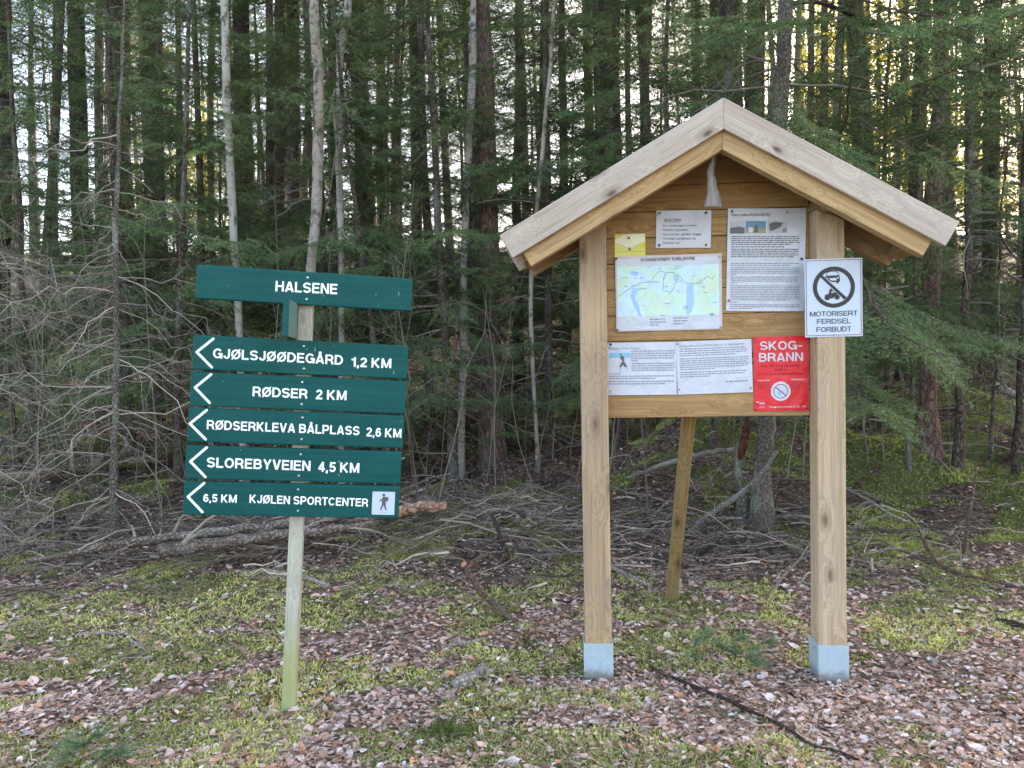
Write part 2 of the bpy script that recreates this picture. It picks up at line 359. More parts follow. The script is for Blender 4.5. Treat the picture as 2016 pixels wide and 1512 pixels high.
def mapmat():
    m, nt = newmat('map_print')
    tc = nd(nt, 'TexCoord').outputs['Object']
    n = nd(nt, 'TexNoise', i_Vector=tc, i_Scale=11.0, i_Detail=5.0, i_Distortion=0.4).outputs[0]
    n2 = nd(nt, 'TexNoise', i_Vector=vscale(nt, tc, (1, 1, .5)), i_Scale=24.0, i_Detail=4.0).outputs[0]
    c = ramp(nt, n, [(0.36, (0.50, 0.60, 0.84)), (0.47, (0.52, 0.70, 0.72)), (0.56, (0.50, 0.68, 0.56)), (0.7, (0.56, 0.66, 0.50))])
    c = mixc(nt, ramp(nt, n2, [(0.55, 0.0), (0.7, 0.5)]), c, (0.60, 0.66, 0.80))
    b = nd(nt, 'TexNoise', i_Vector=tc, i_Scale=9.0, i_Detail=2.0).outputs[0]
    finish(nt, c, 0.3, bump=b, bstr=0.25, bdist=0.005)
    return m
M['map'] = mapmat()
M['hanging'] = wood('grey_weathered_sheet', (0.34, 0.31, 0.29), (0.20, 0.18, 0.17), stain_amt=0.3, knot=0.0, ring=60)
M['spruce_bark'] = bark('spruce_bark', (0.15, 0.118, 0.093), (0.065, 0.049, 0.039), scale=22, lichen=0.5, lichcol=(0.20, 0.215, 0.19), flat=0.5)
M['dark_bark'] = bark('dark_bark', (0.085, 0.061, 0.050), (0.038, 0.028, 0.024), scale=20, lichen=0.35, lichcol=(0.14, 0.15, 0.13), flat=0.5)
M['pine_bark'] = bark('pine_bark', (0.23, 0.15, 0.128), (0.12, 0.075, 0.063), crack=(0.025, 0.016, 0.014), scale=20, lichen=0.25, lichcol=(0.26, 0.24, 0.22), flat=0.30)
M['grey_bark'] = bark('grey_bark', (0.24, 0.215, 0.185), (0.13, 0.11, 0.095), scale=36, lichen=0.55, lichcol=(0.34, 0.36, 0.32), flat=0.6)
M['birch_bark'] = birch_bark('birch_bark')
M['birch_tan'] = birch_bark('tan_birch_bark', white=(0.28, 0.245, 0.21), tan=(0.19, 0.15, 0.115), tan_amt=0.6)
M['far_bark'] = bark('far_bark', (0.23, 0.185, 0.155), (0.13, 0.10, 0.085), scale=10, lichen=0.4, lichcol=(0.22, 0.21, 0.19))
M['log'] = bark('fallen_log_bark', (0.29, 0.235, 0.20), (0.17, 0.135, 0.115), scale=26, lichen=0.35, lichcol=(0.36, 0.34, 0.30), flat=0.8)
M['oldlog'] = bark('mossy_log_wood', (0.20, 0.155, 0.095), (0.12, 0.095, 0.06), scale=14, lichen=0.6, lichcol=(0.14, 0.16, 0.05), flat=1.0)
M['barelog'] = bark('bare_reddish_wood', (0.46, 0.30, 0.22), (0.34, 0.20, 0.14), crack=(0.18, 0.10, 0.07), scale=14, lichen=0.15, flat=1.0)
M['darkstick'] = bark('wet_dark_stick_bark', (0.095, 0.072, 0.06), (0.045, 0.034, 0.029), scale=40, lichen=0.3, lichcol=(0.14, 0.15, 0.13), flat=1.0)
M['palestick'] = bark('bleached_stick_wood', (0.46, 0.43, 0.38), (0.34, 0.30, 0.26), crack=(0.2, 0.17, 0.15), scale=30, lichen=0.2, flat=1.0)
M['greystick'] = bark('lichen_grey_wood', (0.30, 0.28, 0.25), (0.18, 0.16, 0.14), crack=(0.1, 0.085, 0.07), scale=34, lichen=0.5, lichcol=(0.38, 0.40, 0.36), flat=1.0)
M['brownstick'] = bark('brown_stick_bark', (0.23, 0.15, 0.105), (0.13, 0.085, 0.06), scale=34, lichen=0.2, flat=1.0)
M['rotwood'] = bark('rotten_red_wood', (0.16, 0.055, 0.035), (0.07, 0.028, 0.02), scale=24, lichen=0.1, flat=0.4)
M['twig'] = attrmat('dead_twig_bark', 0.85, noise=0.4, nscale=90)
M['needle'] = attrmat('spruce_needles', 0.55, trans=0.22, jitter=0.18, spec=0.3)
M['pineneedle'] = attrmat('pine_needles', 0.5, trans=0.2, spec=0.3)
M['sunleaf'] = attrmat('sunlit_yellow_leaves', 0.6, trans=0.5, jitter=0.2, tgain=0.9)
M['leaf'] = attrmat('dead_leaves', 0.6, trans=0.12, noise=0.35, nscale=70, spec=0.35)
M['moss'] = attrmat('moss_fronds', 0.8, trans=0.3, spec=0.1)
M['grass'] = attrmat('grass_blades', 0.6, trans=0.3, spec=0.2)
M['stone'] = bark('pale_stone', (0.42, 0.40, 0.36), (0.32, 0.30, 0.27), crack=(0.25, 0.24, 0.22), scale=18, lichen=0.2, flat=1.0)
def groundmat():
    m, nt = newmat('forest_floor')
    tc = nd(nt, 'TexCoord').outputs['Object']
    mo = nd(nt, 'Attribute', attribute_name='col').outputs['Color']
    n = nd(nt, 'TexNoise', i_Vector=tc, i_Scale=28.0, i_Detail=8.0, i_Roughness=0.7).outputs[0]
    v = nd(nt, 'TexVoronoi', i_Vector=tc, i_Scale=32.0)
    lit = ramp(nt, nd(nt, 'SeparateColor', i_0=v.outputs['Color']).outputs[0], [(0.0, (0.055, 0.036, 0.025)), (0.35, (0.11, 0.07, 0.05)), (0.65, (0.17, 0.115, 0.09)), (1.0, (0.09, 0.055, 0.035))])
    lit = mixc(nt, ramp(nt, v.outputs['Distance'], [(0.3, 0.0), (0.75, 0.8)]), lit, (0.022, 0.016, 0.012))
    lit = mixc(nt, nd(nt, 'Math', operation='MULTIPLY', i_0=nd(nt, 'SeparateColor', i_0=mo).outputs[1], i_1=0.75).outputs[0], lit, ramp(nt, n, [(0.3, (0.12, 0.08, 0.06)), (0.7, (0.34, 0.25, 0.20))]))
    n2 = nd(nt, 'TexNoise', i_Vector=tc, i_Scale=90.0, i_Detail=4.0).outputs[0]
    ms = ramp(nt, n2, [(0.3, (0.035, 0.038, 0.014)), (0.55, (0.095, 0.10, 0.035)), (0.8, (0.19, 0.19, 0.07))])
    f = nd(nt, 'Math', operation='ADD', i_0=nd(nt, 'SeparateColor', i_0=mo).outputs[0], i_1=nd(nt, 'Math', operation='MULTIPLY_ADD', i_0=n, i_1=0.8, i_2=-0.4).outputs[0]).outputs[0]
    c = mixc(nt, ramp(nt, f, [(0.35, 0.0), (0.6, 1.0)]), lit, ms)
    h = nd(nt, 'Math', operation='ADD', i_0=n, i_1=nd(nt, 'Math', operation='MULTIPLY', i_0=n2, i_1=0.5).outputs[0]).outputs[0]
    finish(nt, c, 0.9, bump=h, bstr=0.8, bdist=0.03, spec=0.15)
    return m
M['ground'] = groundmat()

# ------------------------------------------------------------------ ground sheet
def axis(dense0, dense1, step, far0, far1, grow=1.18):
    a = list(np.arange(dense0, dense1 + 1e-6, step)); s = step
    lo = []; x = dense0; 
    while x > far0: s *= grow; x -= s; lo.append(x)
    s = step; x = a[-1]; hi = []
    while x < far1: s *= grow; x += s; hi.append(x)
    return np.array(lo[::-1] + a + hi)
gx = axis(-7, 7, 0.075, -320, 320, 1.10); gy = axis(1.2, 11.5, 0.065, -320, 420, 1.06)
GX, GY = np.meshgrid(gx, gy)
GZ = Hh(GX, GY)
nx, ny = len(gx), len(gy)
ii = np.arange(nx * ny).reshape(ny, nx)
quads = np.stack([ii[:-1, :-1], ii[:-1, 1:], ii[1:, 1:], ii[1:, :-1]], -1).reshape(-1, 4)
mm = moss_mask(GX, GY).ravel()
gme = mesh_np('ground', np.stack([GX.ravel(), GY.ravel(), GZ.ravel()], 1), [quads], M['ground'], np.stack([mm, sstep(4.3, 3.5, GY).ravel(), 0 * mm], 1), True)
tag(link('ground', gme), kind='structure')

# ------------------------------------------------------------------ small mesh builder for carpentry (keeps grain coordinates)
class MB:
    def __init__(s): s.v = []; s.f = []; s.g = []; s.m = []; s.mats = []
    def mi(s, m):
        if m not in s.mats: s.mats.append(m)
        return s.mats.index(m)
    def raw(s, vs_, fs, gs, m):
        n = len(s.v); s.v += [tuple(map(float, p)) for p in vs_]; s.g += gs; k = s.mi(m)
        for f in fs: s.f.append([i + n for i in f]); s.m.append(k)
    def prism(s, poly, y0, y1, m, gdir=(1, 0), off=None):
        """polygon in the x,z plane pushed from y0 to y1; grain along gdir; counter-clockwise seen from -y"""
        off = off or (random.uniform(0, 30), random.uniform(0, 30), random.uniform(0, 30))
        L = math.hypot(*gdir); gx_, gz_ = gdir[0] / L, gdir[1] / L
        vs_, gs = [], []
        for y in (y0, y1):
            for x, z in poly:
                vs_.append((x, y, z)); gs.append((x * gx_ + z * gz_ + off[0], -x * gz_ + z * gx_ + off[1], y + off[2]))
        n = len(poly)
        fs = [list(range(n)), list(range(2 * n - 1, n - 1, -1))]
        for i in range(n):
            j = (i + 1) % n; fs.append([j, i, i + n, j + n])
        s.raw(vs_, fs, gs, m)
    def box(s, x0, x1, y0, y1, z0, z1, m, gdir=(1, 0), off=None):
        s.prism([(x0, z0), (x1, z0), (x1, z1), (x0, z1)], y0, y1, m, gdir, off)
    def bar(s, a, b, w, h, m, up=(0, 0, 1)):
        a = Vector(a); b = Vector(b); d = (b - a).normalized(); r = d.cross(Vector(up)).normalized(); u = r.cross(d)
        off = (random.uniform(0, 30), random.uniform(0, 30), random.uniform(0, 30)); vs_, gs = [], []
        for p, t in ((a, 0), (b, (b - a).length)):
            for sx, sy in ((-1, -1), (1, -1), (1, 1), (-1, 1)):
                vs_.append(p + r * (w / 2 * sx) + u * (h / 2 * sy)); gs.append((t + off[0], w / 2 * sx + off[1], h / 2 * sy + off[2]))
        s.raw(vs_, [[0, 1, 2, 3], [7, 6, 5, 4], [1, 0, 4, 5], [2, 1, 5, 6], [3, 2, 6, 7], [0, 3, 7, 4]], gs, m)
    def flat(s, poly, y, m, bend=None):
        """flat print facing -y"""
        vs_ = [(x, y, z) for x, z in poly]; s.raw(vs_, [list(range(len(poly)))], [(x, z, 0) for x, z in poly], m)
    def disc(s, cx, cz, r, y, m, n=20, r0=0.0):
        a = [2 * math.pi * i / n for i in range(n)]
        if r0 <= 0: s.flat([(cx + r * math.cos(t), cz + r * math.sin(t)) for t in a], y, m)
        else:
            for i in range(n):
                t, q = a[i], a[(i + 1) % n]
                s.flat([(cx + r0 * math.cos(t), cz + r0 * math.sin(t)), (cx + r * math.cos(t), cz + r * math.sin(t)),
                        (cx + r * math.cos(q), cz + r * math.sin(q)), (cx + r0 * math.cos(q), cz + r0 * math.sin(q))], y, m)
    def line(s, pts, w, y, m):
        for (x0, z0), (x1, z1) in zip(pts[:-1], pts[1:]):
            L = math.hypot(x1 - x0, z1 - z0) or 1; dx, dz = (x1 - x0) / L, (z1 - z0) / L; nx_, nz_ = -dz * w / 2, dx * w / 2
            ex, ez = dx * w * .3, dz * w * .3
            s.flat([(x0 - ex - nx_, z0 - ez - nz_), (x1 + ex - nx_, z1 + ez - nz_), (x1 + ex + nx_, z1 + ez + nz_), (x0 - ex + nx_, z0 - ez + nz_)], y, m)
    def dome(s, cx, cy, cz, r, depth, m, n=10):
        """a low round head facing -y"""
        rings = [(1.0, 0.0), (0.95, 0.5), (0.6, 0.9), (0.0, 1.0)]; vs_ = []; fs = []
        for rr, dd in rings[:-1]:
            for i in range(n): t = 2 * math.pi * i / n; vs_.append((cx + r * rr * math.cos(t), cy - depth * dd, cz + r * rr * math.sin(t)))
        vs_.append((cx, cy - depth, cz))
        for k in range(2):
            for i in range(n): j = (i + 1) % n; fs.append([k * n + i, k * n + j, (k + 1) * n + j, (k + 1) * n + i])
        for i in range(n): fs.append([2 * n + i, 2 * n + (i + 1) % n, 3 * n])
        s.raw(vs_, fs, [(0, 0, 0)] * len(vs_), m)
    def text(s, txt, x0, x1, z0, cap, y, m, bold=0.0, slope=0.0, weight=None):
        """lettering whose ink runs from x0 to x1 on baseline z0 with capital height cap"""
        if weight:
            tv, tf, lay = stroke_text(txt, weight); lo, hi = tv[:, 0].min(), tv[:, 0].max(); sx = (x1 - x0) / (hi - lo)
            s.raw([(x0 + (a - lo) * sx, y - k * 0.00001, z0 + b * cap + slope * (a - lo) * sx) for (a, b), k in zip(tv, lay)], tf, [(0, 0, 0)] * len(tv), m); return
        tv, tf, capn = text_mesh(txt, bold)
        lo, hi = tv[:, 0].min(), tv[:, 0].max()
        sx = (x1 - x0) / (hi - lo); sz = cap / capn
        vs_ = [(x0 + (a - lo) * sx, y, z0 + b * sz + slope * (a - lo) * sx) for a, b in tv]
        s.raw(vs_, [f for f in tf], [(0, 0, 0)] * len(vs_), m)
    def build(s, name, parent=None, bevel=0.0, bend=None):
        me = bpy.data.meshes.new(name)
        vv = s.v if bend is None else [(x, y + bend(x, z), z) for x, y, z in s.v]
        me.from_pydata(vv, [], s.f)
        for m in s.mats: me.materials.append(m)
        me.polygons.foreach_set('material_index', s.m)
        a = me.attributes.new('g', 'FLOAT_VECTOR', 'POINT'); a.data.foreach_set('vector', np.array(s.g, np.float32).ravel())
        me.update()
        o = link(name, me, parent)
        if bevel:
            b = o.modifiers.new('bevel', 'BEVEL'); b.width = bevel; b.segments = 2; b.limit_method = 'ANGLE'; b.angle_limit = 0.6
        return o
def arc(cx, cy, rx, ry, a0, a1, n=14):
    return [(cx + rx * math.cos(math.radians(a0 + (a1 - a0) * i / n)), cy + ry * math.sin(math.radians(a0 + (a1 - a0) * i / n))) for i in range(n + 1)]
def glyph(ch, T):
    """grotesque capitals and figures drawn as pen strokes: (advance width, [(points, pen width)])"""
    t = T / 2; lo, hi = t, 1 - t; st = lambda x: [(x, 0), (x, 1)]
    def bowl(x1, y0, y1, xs): r = (y1 - y0) / 2; return [(t, y1)] + arc(xs, (y0 + y1) / 2, x1 - t - xs, r, 90, -90) + [(t, y0)]
    A = lambda w: [[(t * .95, 0), (w / 2 - .035, hi), (w / 2 + .035, hi), (w - t * .95, 0)], [(.18, .27), (w - .18, .27)]]
    O = lambda w: [arc(w / 2, .5, w / 2 - t, .5 - t, 0, 360, 32)]
    S_ = lambda w: [arc(w / 2, .5 + (hi - .5) / 2 - .0, w / 2 - t, (hi - .5) / 2, 15, 270, 16) + arc(w / 2, lo + (.5 - lo) / 2, w / 2 - t, (.5 - lo) / 2, 90, -165, 16)[1:]]
    if ch in 'AÅ': w = .76; k = A(w)
    elif ch == 'B': w = .72; k = [st(t), bowl(w - .05, .52, hi, .40), bowl(w, lo, .52, .40)]
    elif ch == 'C': w = .76; k = [arc(w / 2, .5, w / 2 - t, .5 - t, 38, 322, 24)]
    elif ch == 'D': w = .75; k = [st(t), bowl(w, lo, hi, .32)]
    elif ch == 'E': w = .65; k = [st(t), [(t, hi), (w - .02, hi)], [(t, .52), (w - .06, .52)], [(t, lo), (w, lo)]]
    elif ch == 'F': w = .62; k = [st(t), [(t, hi), (w, hi)], [(t, .50), (w - .06, .50)]]
    elif ch == 'G': w = .80; k = [arc(w / 2, .5, w / 2 - t, .5 - t, 38, 325, 26) + [(w - t, .47), (w * .54, .47)], [(w - t * .9, .5), (w - t * .9, 0)]]
    elif ch == 'H': w = .73; k = [st(t), st(w - t), [(t, .52), (w - t, .52)]]
    elif ch == 'I': w = T; k = [st(t)]
    elif ch == 'J': w = .56; k = [[(w - t, 1)] + arc(w / 2, .30, w / 2 - t, .30 - t, 0, -185, 14)]
    elif ch == 'K': w = .76; k = [st(t), [(t, .33), (w - T * .75, 1)], [(.24, .56), (w - T * .62, 0)]]
    elif ch == 'L': w = .61; k = [st(t), [(t, lo), (w, lo)]]
    elif ch == 'M': w = .86; k = [st(t), st(w - t), [(T * .72, .96), (w / 2, .05)], [(w / 2, .05), (w - T * .72, .96)]]
    elif ch == 'N': w = .73; k = [st(t), st(w - t), [(T * .72, .96), (w - T * .72, .04)]]
    elif ch in 'OØ': w = .80; k = O(w)
    elif ch == 'P': w = .69; k = [st(t), bowl(w, .42, hi, .40)]
    elif ch == 'R': w = .73; k = [st(t), bowl(w - .02, .46, hi, .40), [(.40, .46), (.52, .40), (w - t - .03, .22), (w - t, 0)]]
    elif ch == 'S': w = .70; k = S_(w)
    elif ch == 'T': w = .64; k = [[(w / 2, 0), (w / 2, 1)], [(0, hi), (w, hi)]]
    elif ch == 'U': w = .73; k = [[(t, 1)] + arc(w / 2, .32, w / 2 - t, .32 - t, 180, 360, 16) + [(w - t, 1)]]
    elif ch == 'V': w = .72; k = [[(t * .95, 1), (w / 2 - .035, lo), (w / 2 + .035, lo), (w - t * .95, 1)]]
    elif ch == 'Y': w = .72; k = [[(w / 2, 0), (w / 2, .42)], [(t, 1), (w / 2, .38)], [(w - t, 1), (w / 2, .38)]]
    elif ch == '1': w = .40; k = [[(w - t, 0), (w - t, 1)], [(w - t, .80), (.02, .72)]]
    elif ch == '2': w = .57; k = [arc(w / 2, .70, w / 2 - t, .30 - t, 175, -40, 14) + [(t + .03, .17), (t, lo)], [(0, lo), (w, lo)]]
    elif ch == '4': w = .60; k = [[(w - T * 1.1, 0), (w - T * 1.1, 1)], [(w - T * 1.15, .93), (t * .8, .32)], [(.02, .29), (w, .29)]]
    elif ch == '5': w = .58; k = [[(w - .03, hi), (.15, hi), (.10, .46)], [(.10, .50)] + arc(w / 2, .33, w / 2 - t, .33 - t, 130, -165, 18)]
    elif ch == '6': w = .58; k = [arc(w / 2, .33, w / 2 - t, .33 - t, 0, 360, 24), arc(w / 2, .5, w / 2 - t, .5 - t, 35, 180, 12) + [(t, .33)]]
    elif ch == ',': w = T * 1.05; k = [[(t, T), (t, 0), (t * .6, -.14)]]
    elif ch in '-–': w = .42; k = [[(.02, .40), (.40, .40)]]
    else: return .30, []
    out = [(q, T * (.86 if ch in 'MN' and i > 1 else 1)) for i, q in enumerate(k)]
    if ch == 'Ø': out.append(([(.05, -.04), (w - .05, 1.04)], T * .72))
    if ch == 'Å': out.append((arc(w / 2, 1.13, .095, .085, 0, 360, 16), T * .55))
    return w, out
def stroke_text(txt, T):
    V, Fc, lay = [], [], []; x = 0; k = 0
    for ch in txt:
        w, strokes = glyph(ch, T)
        for pts, pw in strokes:
            k = k % 40 + 1; n = len(V); P_ = np.array(pts); m = len(P_); closed = np.allclose(P_[0], P_[-1])
            d = np.diff(P_, axis=0); d /= np.linalg.norm(d, axis=1, keepdims=True) + 1e-9
            for i in range(m):
                a = d[i - 1] if i > 0 else (d[-1] if closed else d[0]); b = d[i] if i < m - 1 else (d[0] if closed else d[-1])
                na, nb = np.array([-a[1], a[0]]), np.array([-b[1], b[0]]); q = na + nb; q = q / (q @ q + 1e-6) * 2; ln = np.linalg.norm(q); q = q if ln < 1.9 else q / ln * 1.9
                for sg in (-1, 1): V.append((x + P_[i][0] + sg * q[0] * pw / 2, P_[i][1] + sg * q[1] * pw / 2)); lay.append(k)
            for i in range(m - 1): Fc.append([n + 2 * i, n + 2 * i + 2, n + 2 * i + 3, n + 2 * i + 1])
        x += w + (.095 if strokes else 0)
    return np.array(V), Fc, lay
_txt = {}
def text_mesh(txt, bold=0.0):
    key = (txt, bold)
    if key in _txt: return _txt[key]
    def conv(body):
        cu = bpy.data.curves.new('lettering', 'FONT'); cu.body = body; cu.size = 1.0; cu.offset = bold; cu.resolution_u = 3
        cu.fill_mode = 'FRONT'
        o = bpy.data.objects.new('lettering', cu); COL.objects.link(o)
        bpy.context.view_layer.update()
        me = bpy.data.meshes.new_from_object(o.evaluated_get(bpy.context.evaluated_depsgraph_get()))
        v = np.array([(p.co.x, p.co.y) for p in me.vertices]); f = [list(p.vertices) for p in me.polygons]
        # make every face look towards -y when x,z are the letter axes
        f2 = []
        for q in f:
            a, b, c = v[q[0]], v[q[1]], v[q[2]]
            f2.append(q if (b[0] - a[0]) * (c[1] - a[1]) - (b[1] - a[1]) * (c[0] - a[0]) > 0 else q[::-1])
        bpy.data.objects.remove(o); bpy.data.curves.remove(cu); bpy.data.meshes.remove(me)
        return v, f2
    v, f = conv(txt); capv, _ = conv('H')
    _txt[key] = (v, f, capv[:, 1].max()); return _txt[key]

# ------------------------------------------------------------------ the green direction sign
SB = np.array([-0.8227, 2.68]); SYAW = math.radians(9); SLEAN = math.radians(3.85)
sign = empty('direction_sign', (SB[0], SB[1], 0), (0, SLEAN, SYAW))
tag(sign, 'leaning green wooden direction sign with five arrow boards on a pale post', 'direction sign')
def sxy(px, py, d=-0.047):
    r = ray(px, py); n = np.array([-math.sin(SYAW), math.cos(SYAW), 0]); o3 = np.array([SB[0], SB[1], 0])
    p = CAM + r * (((o3 - CAM) @ n + d) / (r @ n)) - o3
    s_, t_ = p[0] * math.cos(SYAW) + p[1] * math.sin(SYAW), p[2]
    return s_ * math.cos(SLEAN) - t_ * math.sin(SLEAN), s_ * math.sin(SLEAN) + t_ * math.cos(SLEAN)
mb = MB(); mb.box(-0.007, 0.041, -0.024, 0.024, -0.25, 1.50, M['signpost'], (0, 1), (0, 3.1, 5.2)); mb.build('post', sign, 0.003)
BY0, BY1, BT = -0.047, -0.0245, -0.0478
def sign_board(x0, x1, z0, z1, texts, arrow, chips, plate=None, tilt=0.0):
    b = MB(); b.prism([(x0, z0), (x1, z0 + tilt), (x1, z1 + tilt), (x0, z1)], BY0, BY1, M['green'], (1, 0)); o = b.build('sign_board', sign, 0.0035)
    for txt, (ax, ay), (bx, by), cap in texts:
        p = sxy(ax, ay); q = sxy(bx, by); l = MB()
        l.text(txt, p[0], q[0], p[1], cap, BT, M['white'], 0, (q[1] - p[1]) / (q[0] - p[0]), weight=.178)
        l.build('lettering', o)
    if arrow:
        a = MB(); tip, e1, e2 = [sxy(*p) for p in arrow]; w = 0.0085
        def arm(p, q, yy):
            d = Vector((q[0] - p[0], q[1] - p[1])).normalized(); nrm = Vector((-d.y, d.x)) * w / 2
            a.prism([(p[0] - nrm.x, p[1] - nrm.y), (q[0] - nrm.x, q[1] - nrm.y), (q[0] + nrm.x, q[1] + nrm.y), (p[0] + nrm.x, p[1] + nrm.y)], yy, BY0 - 0.0002, M['white'])
            a.disc(q[0], q[1], w / 2, yy - 0.0001, M['white'], 12)
        arm(tip, e1, BT); arm(tip, e2, BT - 0.0003); a.disc(tip[0], tip[1], w / 2, BT - 0.0005, M['white'], 12); a.build('arrow', o)
    for dz in (0.020, z1 - z0 - 0.020):
        sc = MB(); sc.dome(0.022 + random.uniform(-.003, .003), BY0, z0 + dz, 0.0042, 0.0018, M['screw'], 10); sc.build('screw', o)
    if chips:
        c = MB()
        for px, py, hh in chips:
            x, z = sxy(px, py); k = 0.0006; pts = [(x - k, z), (x + k * 1.5, z + .002), (x + k, z + hh), (x - k * .6, z + hh + .002)]
            c.flat(pts, BT + 0.0003, M['chip'])
        c.build('paint_chips', o)
    if plate:
        cs = [sxy(*p) for p in plate]; p = MB()
        xl = (cs[0][0] + cs[3][0]) / 2; xr = (cs[1][0] + cs[2][0]) / 2; zb = (cs[2][1] + cs[3][1]) / 2; zt = (cs[0][1] + cs[1][1]) / 2
        p.box(xl, xr, BY0 - 0.003, BY0 - 0.0004, zb, zt, M['alu']); ww, hh = xr - xl, zt - zb; yy = BY0 - 0.0036
        X = lambda a: xl + a * ww; Z = lambda a: zb + a * hh
        poly = lambda pts: p.flat([(X(a), Z(b_)) for a, b_ in pts], yy, M['inkgrey'] if False else M['photo1'])
        p.disc(X(.50), Z(.86), ww * .065, yy, M['photo1'], 14)
        poly([(.44, .46), (.60, .46), (.61, .74), (.55, .80), (.47, .78), (.43, .70)])
        p.flat([(X(.615), Z(.58)), (X(.70), Z(.60)), (X(.72), Z(.72)), (X(.66), Z(.79)), (X(.60), Z(.78))], yy - .0001, M['photo1'])
        poly([(.44, .70), (.47, .66), (.35, .57), (.31, .59), (.32, .61)][::-1]); poly([(.44, .47), (.53, .47), (.47, .33), (.42, .20), (.36, .20), (.40, .34)][::-1])
        poly([(.50, .47), (.60, .47), (.62, .34), (.66, .20), (.60, .20), (.55, .33)][::-1])
        p.box(X(.30), X(.68), yy - .0002, yy, Z(.105), Z(.12), M['inkgrey'])
        for a_, b_ in ((.07, .92), (.90, .92), (.07, .10), (.90, .10)): p.disc(X(a_), Z(b_), .0022, yy, M['screw'], 8)
        p.build('hiker_plate', o)
    return o
sign_board(-0.341, 0.380, 1.392, 1.506, [('HALSENE', (542, 573.5), (664, 579.5), 0.0355)], None, [(785, 582, .013), (740, 582, .006), (450, 564, .003), (637, 584, .004), (745, 604, .003)])
sign_board(-0.343, 0.376, 1.153, 1.270, [('GJØLSJØØDEGÅRD', (419, 705), (675, 718.5), .0335), ('1,2 KM', (691, 722), (770, 725), .0335)],
           [(387.5, 693), (420, 667), (417, 723)], [(620, 692, .014), (604, 690, .006), (620, 712, .010), (775, 737, .012), (657, 682, .003)])
sign_board(-0.346, 0.374, 1.030, 1.146, [('RØDSER', (497, 780), (605, 785), .0335), ('2 KM', (621.5, 786), (682, 788), .0335)],
           [(384, 763), (415.6, 737), (412.7, 793)], [(440, 752, .003)])
sign_board(-0.348, 0.372, 0.909, 1.024, [('RØDSERKLEVA BÅLPLASS', (407, 845), (707.5, 857), .0315), ('2,6 KM', (721, 859), (790, 862), .0315)],
           [(374, 834), (407, 807.5), (405, 865)], [(520, 852, .003), (790, 830, .003)])
sign_board(-0.352, 0.370, 0.783, 0.897, [('SLOREBYVEIEN', (407, 920), (611, 927), .0345), ('4,5 KM', (626, 928.5), (707, 931), .0345)],
           [(375, 908.5), (407, 881), (404.5, 939)], [(667, 938, .008), (667, 912, .010), (474, 888, .004)])
sign_board(-0.3535, 0.368, 0.661, 0.775, [('6,5 KM', (400, 988), (466, 990), .0275), ('KJØLEN SPORTCENTER', (491, 990), (724.5, 997.5), .0285)],
           [(370, 978), (402, 951), (398.5, 1008)], [(540, 1000, .003)], [(734, 967), (778, 969), (776, 1013.6), (731, 1012.6)])
# short cross board seen end on, pointing towards the path
mb = MB()
ex, ey = math.sin(-0.12), -math.cos(-0.12); base = Vector((-0.019, -0.022, 0)); tipv = base + Vector((0.045, -0.17, 0))
mb.bar((base.x, base.y, 1.336), (tipv.x - .052, tipv.y, 1.336), 0.022, 0.122, M['green']); mb.mi(M['greyside']); mb.m = [1 if max(range(3), key=lambda i: abs(sum(((Vector(mb.v[f[1]]) - Vector(mb.v[f[0]])).cross(Vector(mb.v[f[2]]) - Vector(mb.v[f[1]])))[i] for _ in (0,)))) == 0 and (Vector(mb.v[f[1]]) - Vector(mb.v[f[0]])).cross(Vector(mb.v[f[2]]) - Vector(mb.v[f[1]])).x > 0 else 0 for f in mb.f]
cb = mb.build('cross_board', sign, 0.003)

# ------------------------------------------------------------------ the roofed information board
HO = np.array([0.73796, 2.84]); HTH = math.radians(4)
shelter = empty('information_shelter', (HO[0], HO[1], 0), (0, 0, -HTH))
tag(shelter, 'roofed wooden information board with pinned notices standing on two square posts', 'information board')
def hxy(px, py, d):
    r = ray(px, py); n = np.array([math.sin(HTH), math.cos(HTH), 0]); o3 = np.array([HO[0], HO[1], 0])
    p = CAM + r * (((o3 - CAM) @ n + d) / (r @ n)) - o3
    return p[0] * math.cos(HTH) - p[1] * math.sin(HTH), p[2]
AX, TS = 0.014, 0.575      # ridge position, roof slope
def gable(x, apex): return apex - TS * abs(x - AX)
for sx, mat in ((-1, M['post']), (1, M['postr'])):
    xi, xo = 0.381, 0.481
    mb = MB(); zt = lambda x: gable(sx * x, 2.0) - 0.06
    a, b = sorted((sx * xi, sx * xo)); mb.prism([(a, 0.0), (b, 0.0), (b, zt(abs(b))), (a, zt(abs(a)))], 0.0, 0.1, mat, (0, 1))
    po = mb.build('post', shelter, 0.0045)
    br = MB(); t = 0.004; x0, x1, y0, y1, z0, z1 = a - t - .001, b + t + .001, -t - .001, 0.1 + t + .001, -0.10, 0.113
    br.box(x0, x1, y0, y0 + t, z0, z1, M['galv']); br.box(x0, x1, y1 - t, y1, z0, z1, M['galv'])
    br.box(x0, x0 + t, y0 + t, y1 - t, z0, z1 + .003, M['galv']); br.box(x1 - t, x1, y0 + t, y1 - t, z0, z1 + .003, M['galv'])
    for zz in (.085, .012):
        for yy in (.02, .05):
            pass
    bo = br.build('post_base', po, 0.0008)
    sc = MB()
    for zz in (0.09, 0.015):
        n = 10; yy = 0.035; xx = x0 - 0.0004
        pts = [(xx, yy + .0045 * math.cos(2 * math.pi * i / n), zz + .0045 * math.sin(2 * math.pi * i / n)) for i in range(n)]
        sc.raw(pts, [list(range(n))[::-1]], [(0, 0, 0)] * n, M['photo1'])
    sc.build('bolt_hole', po)
ud = Vector((1, -TS)).normalized()
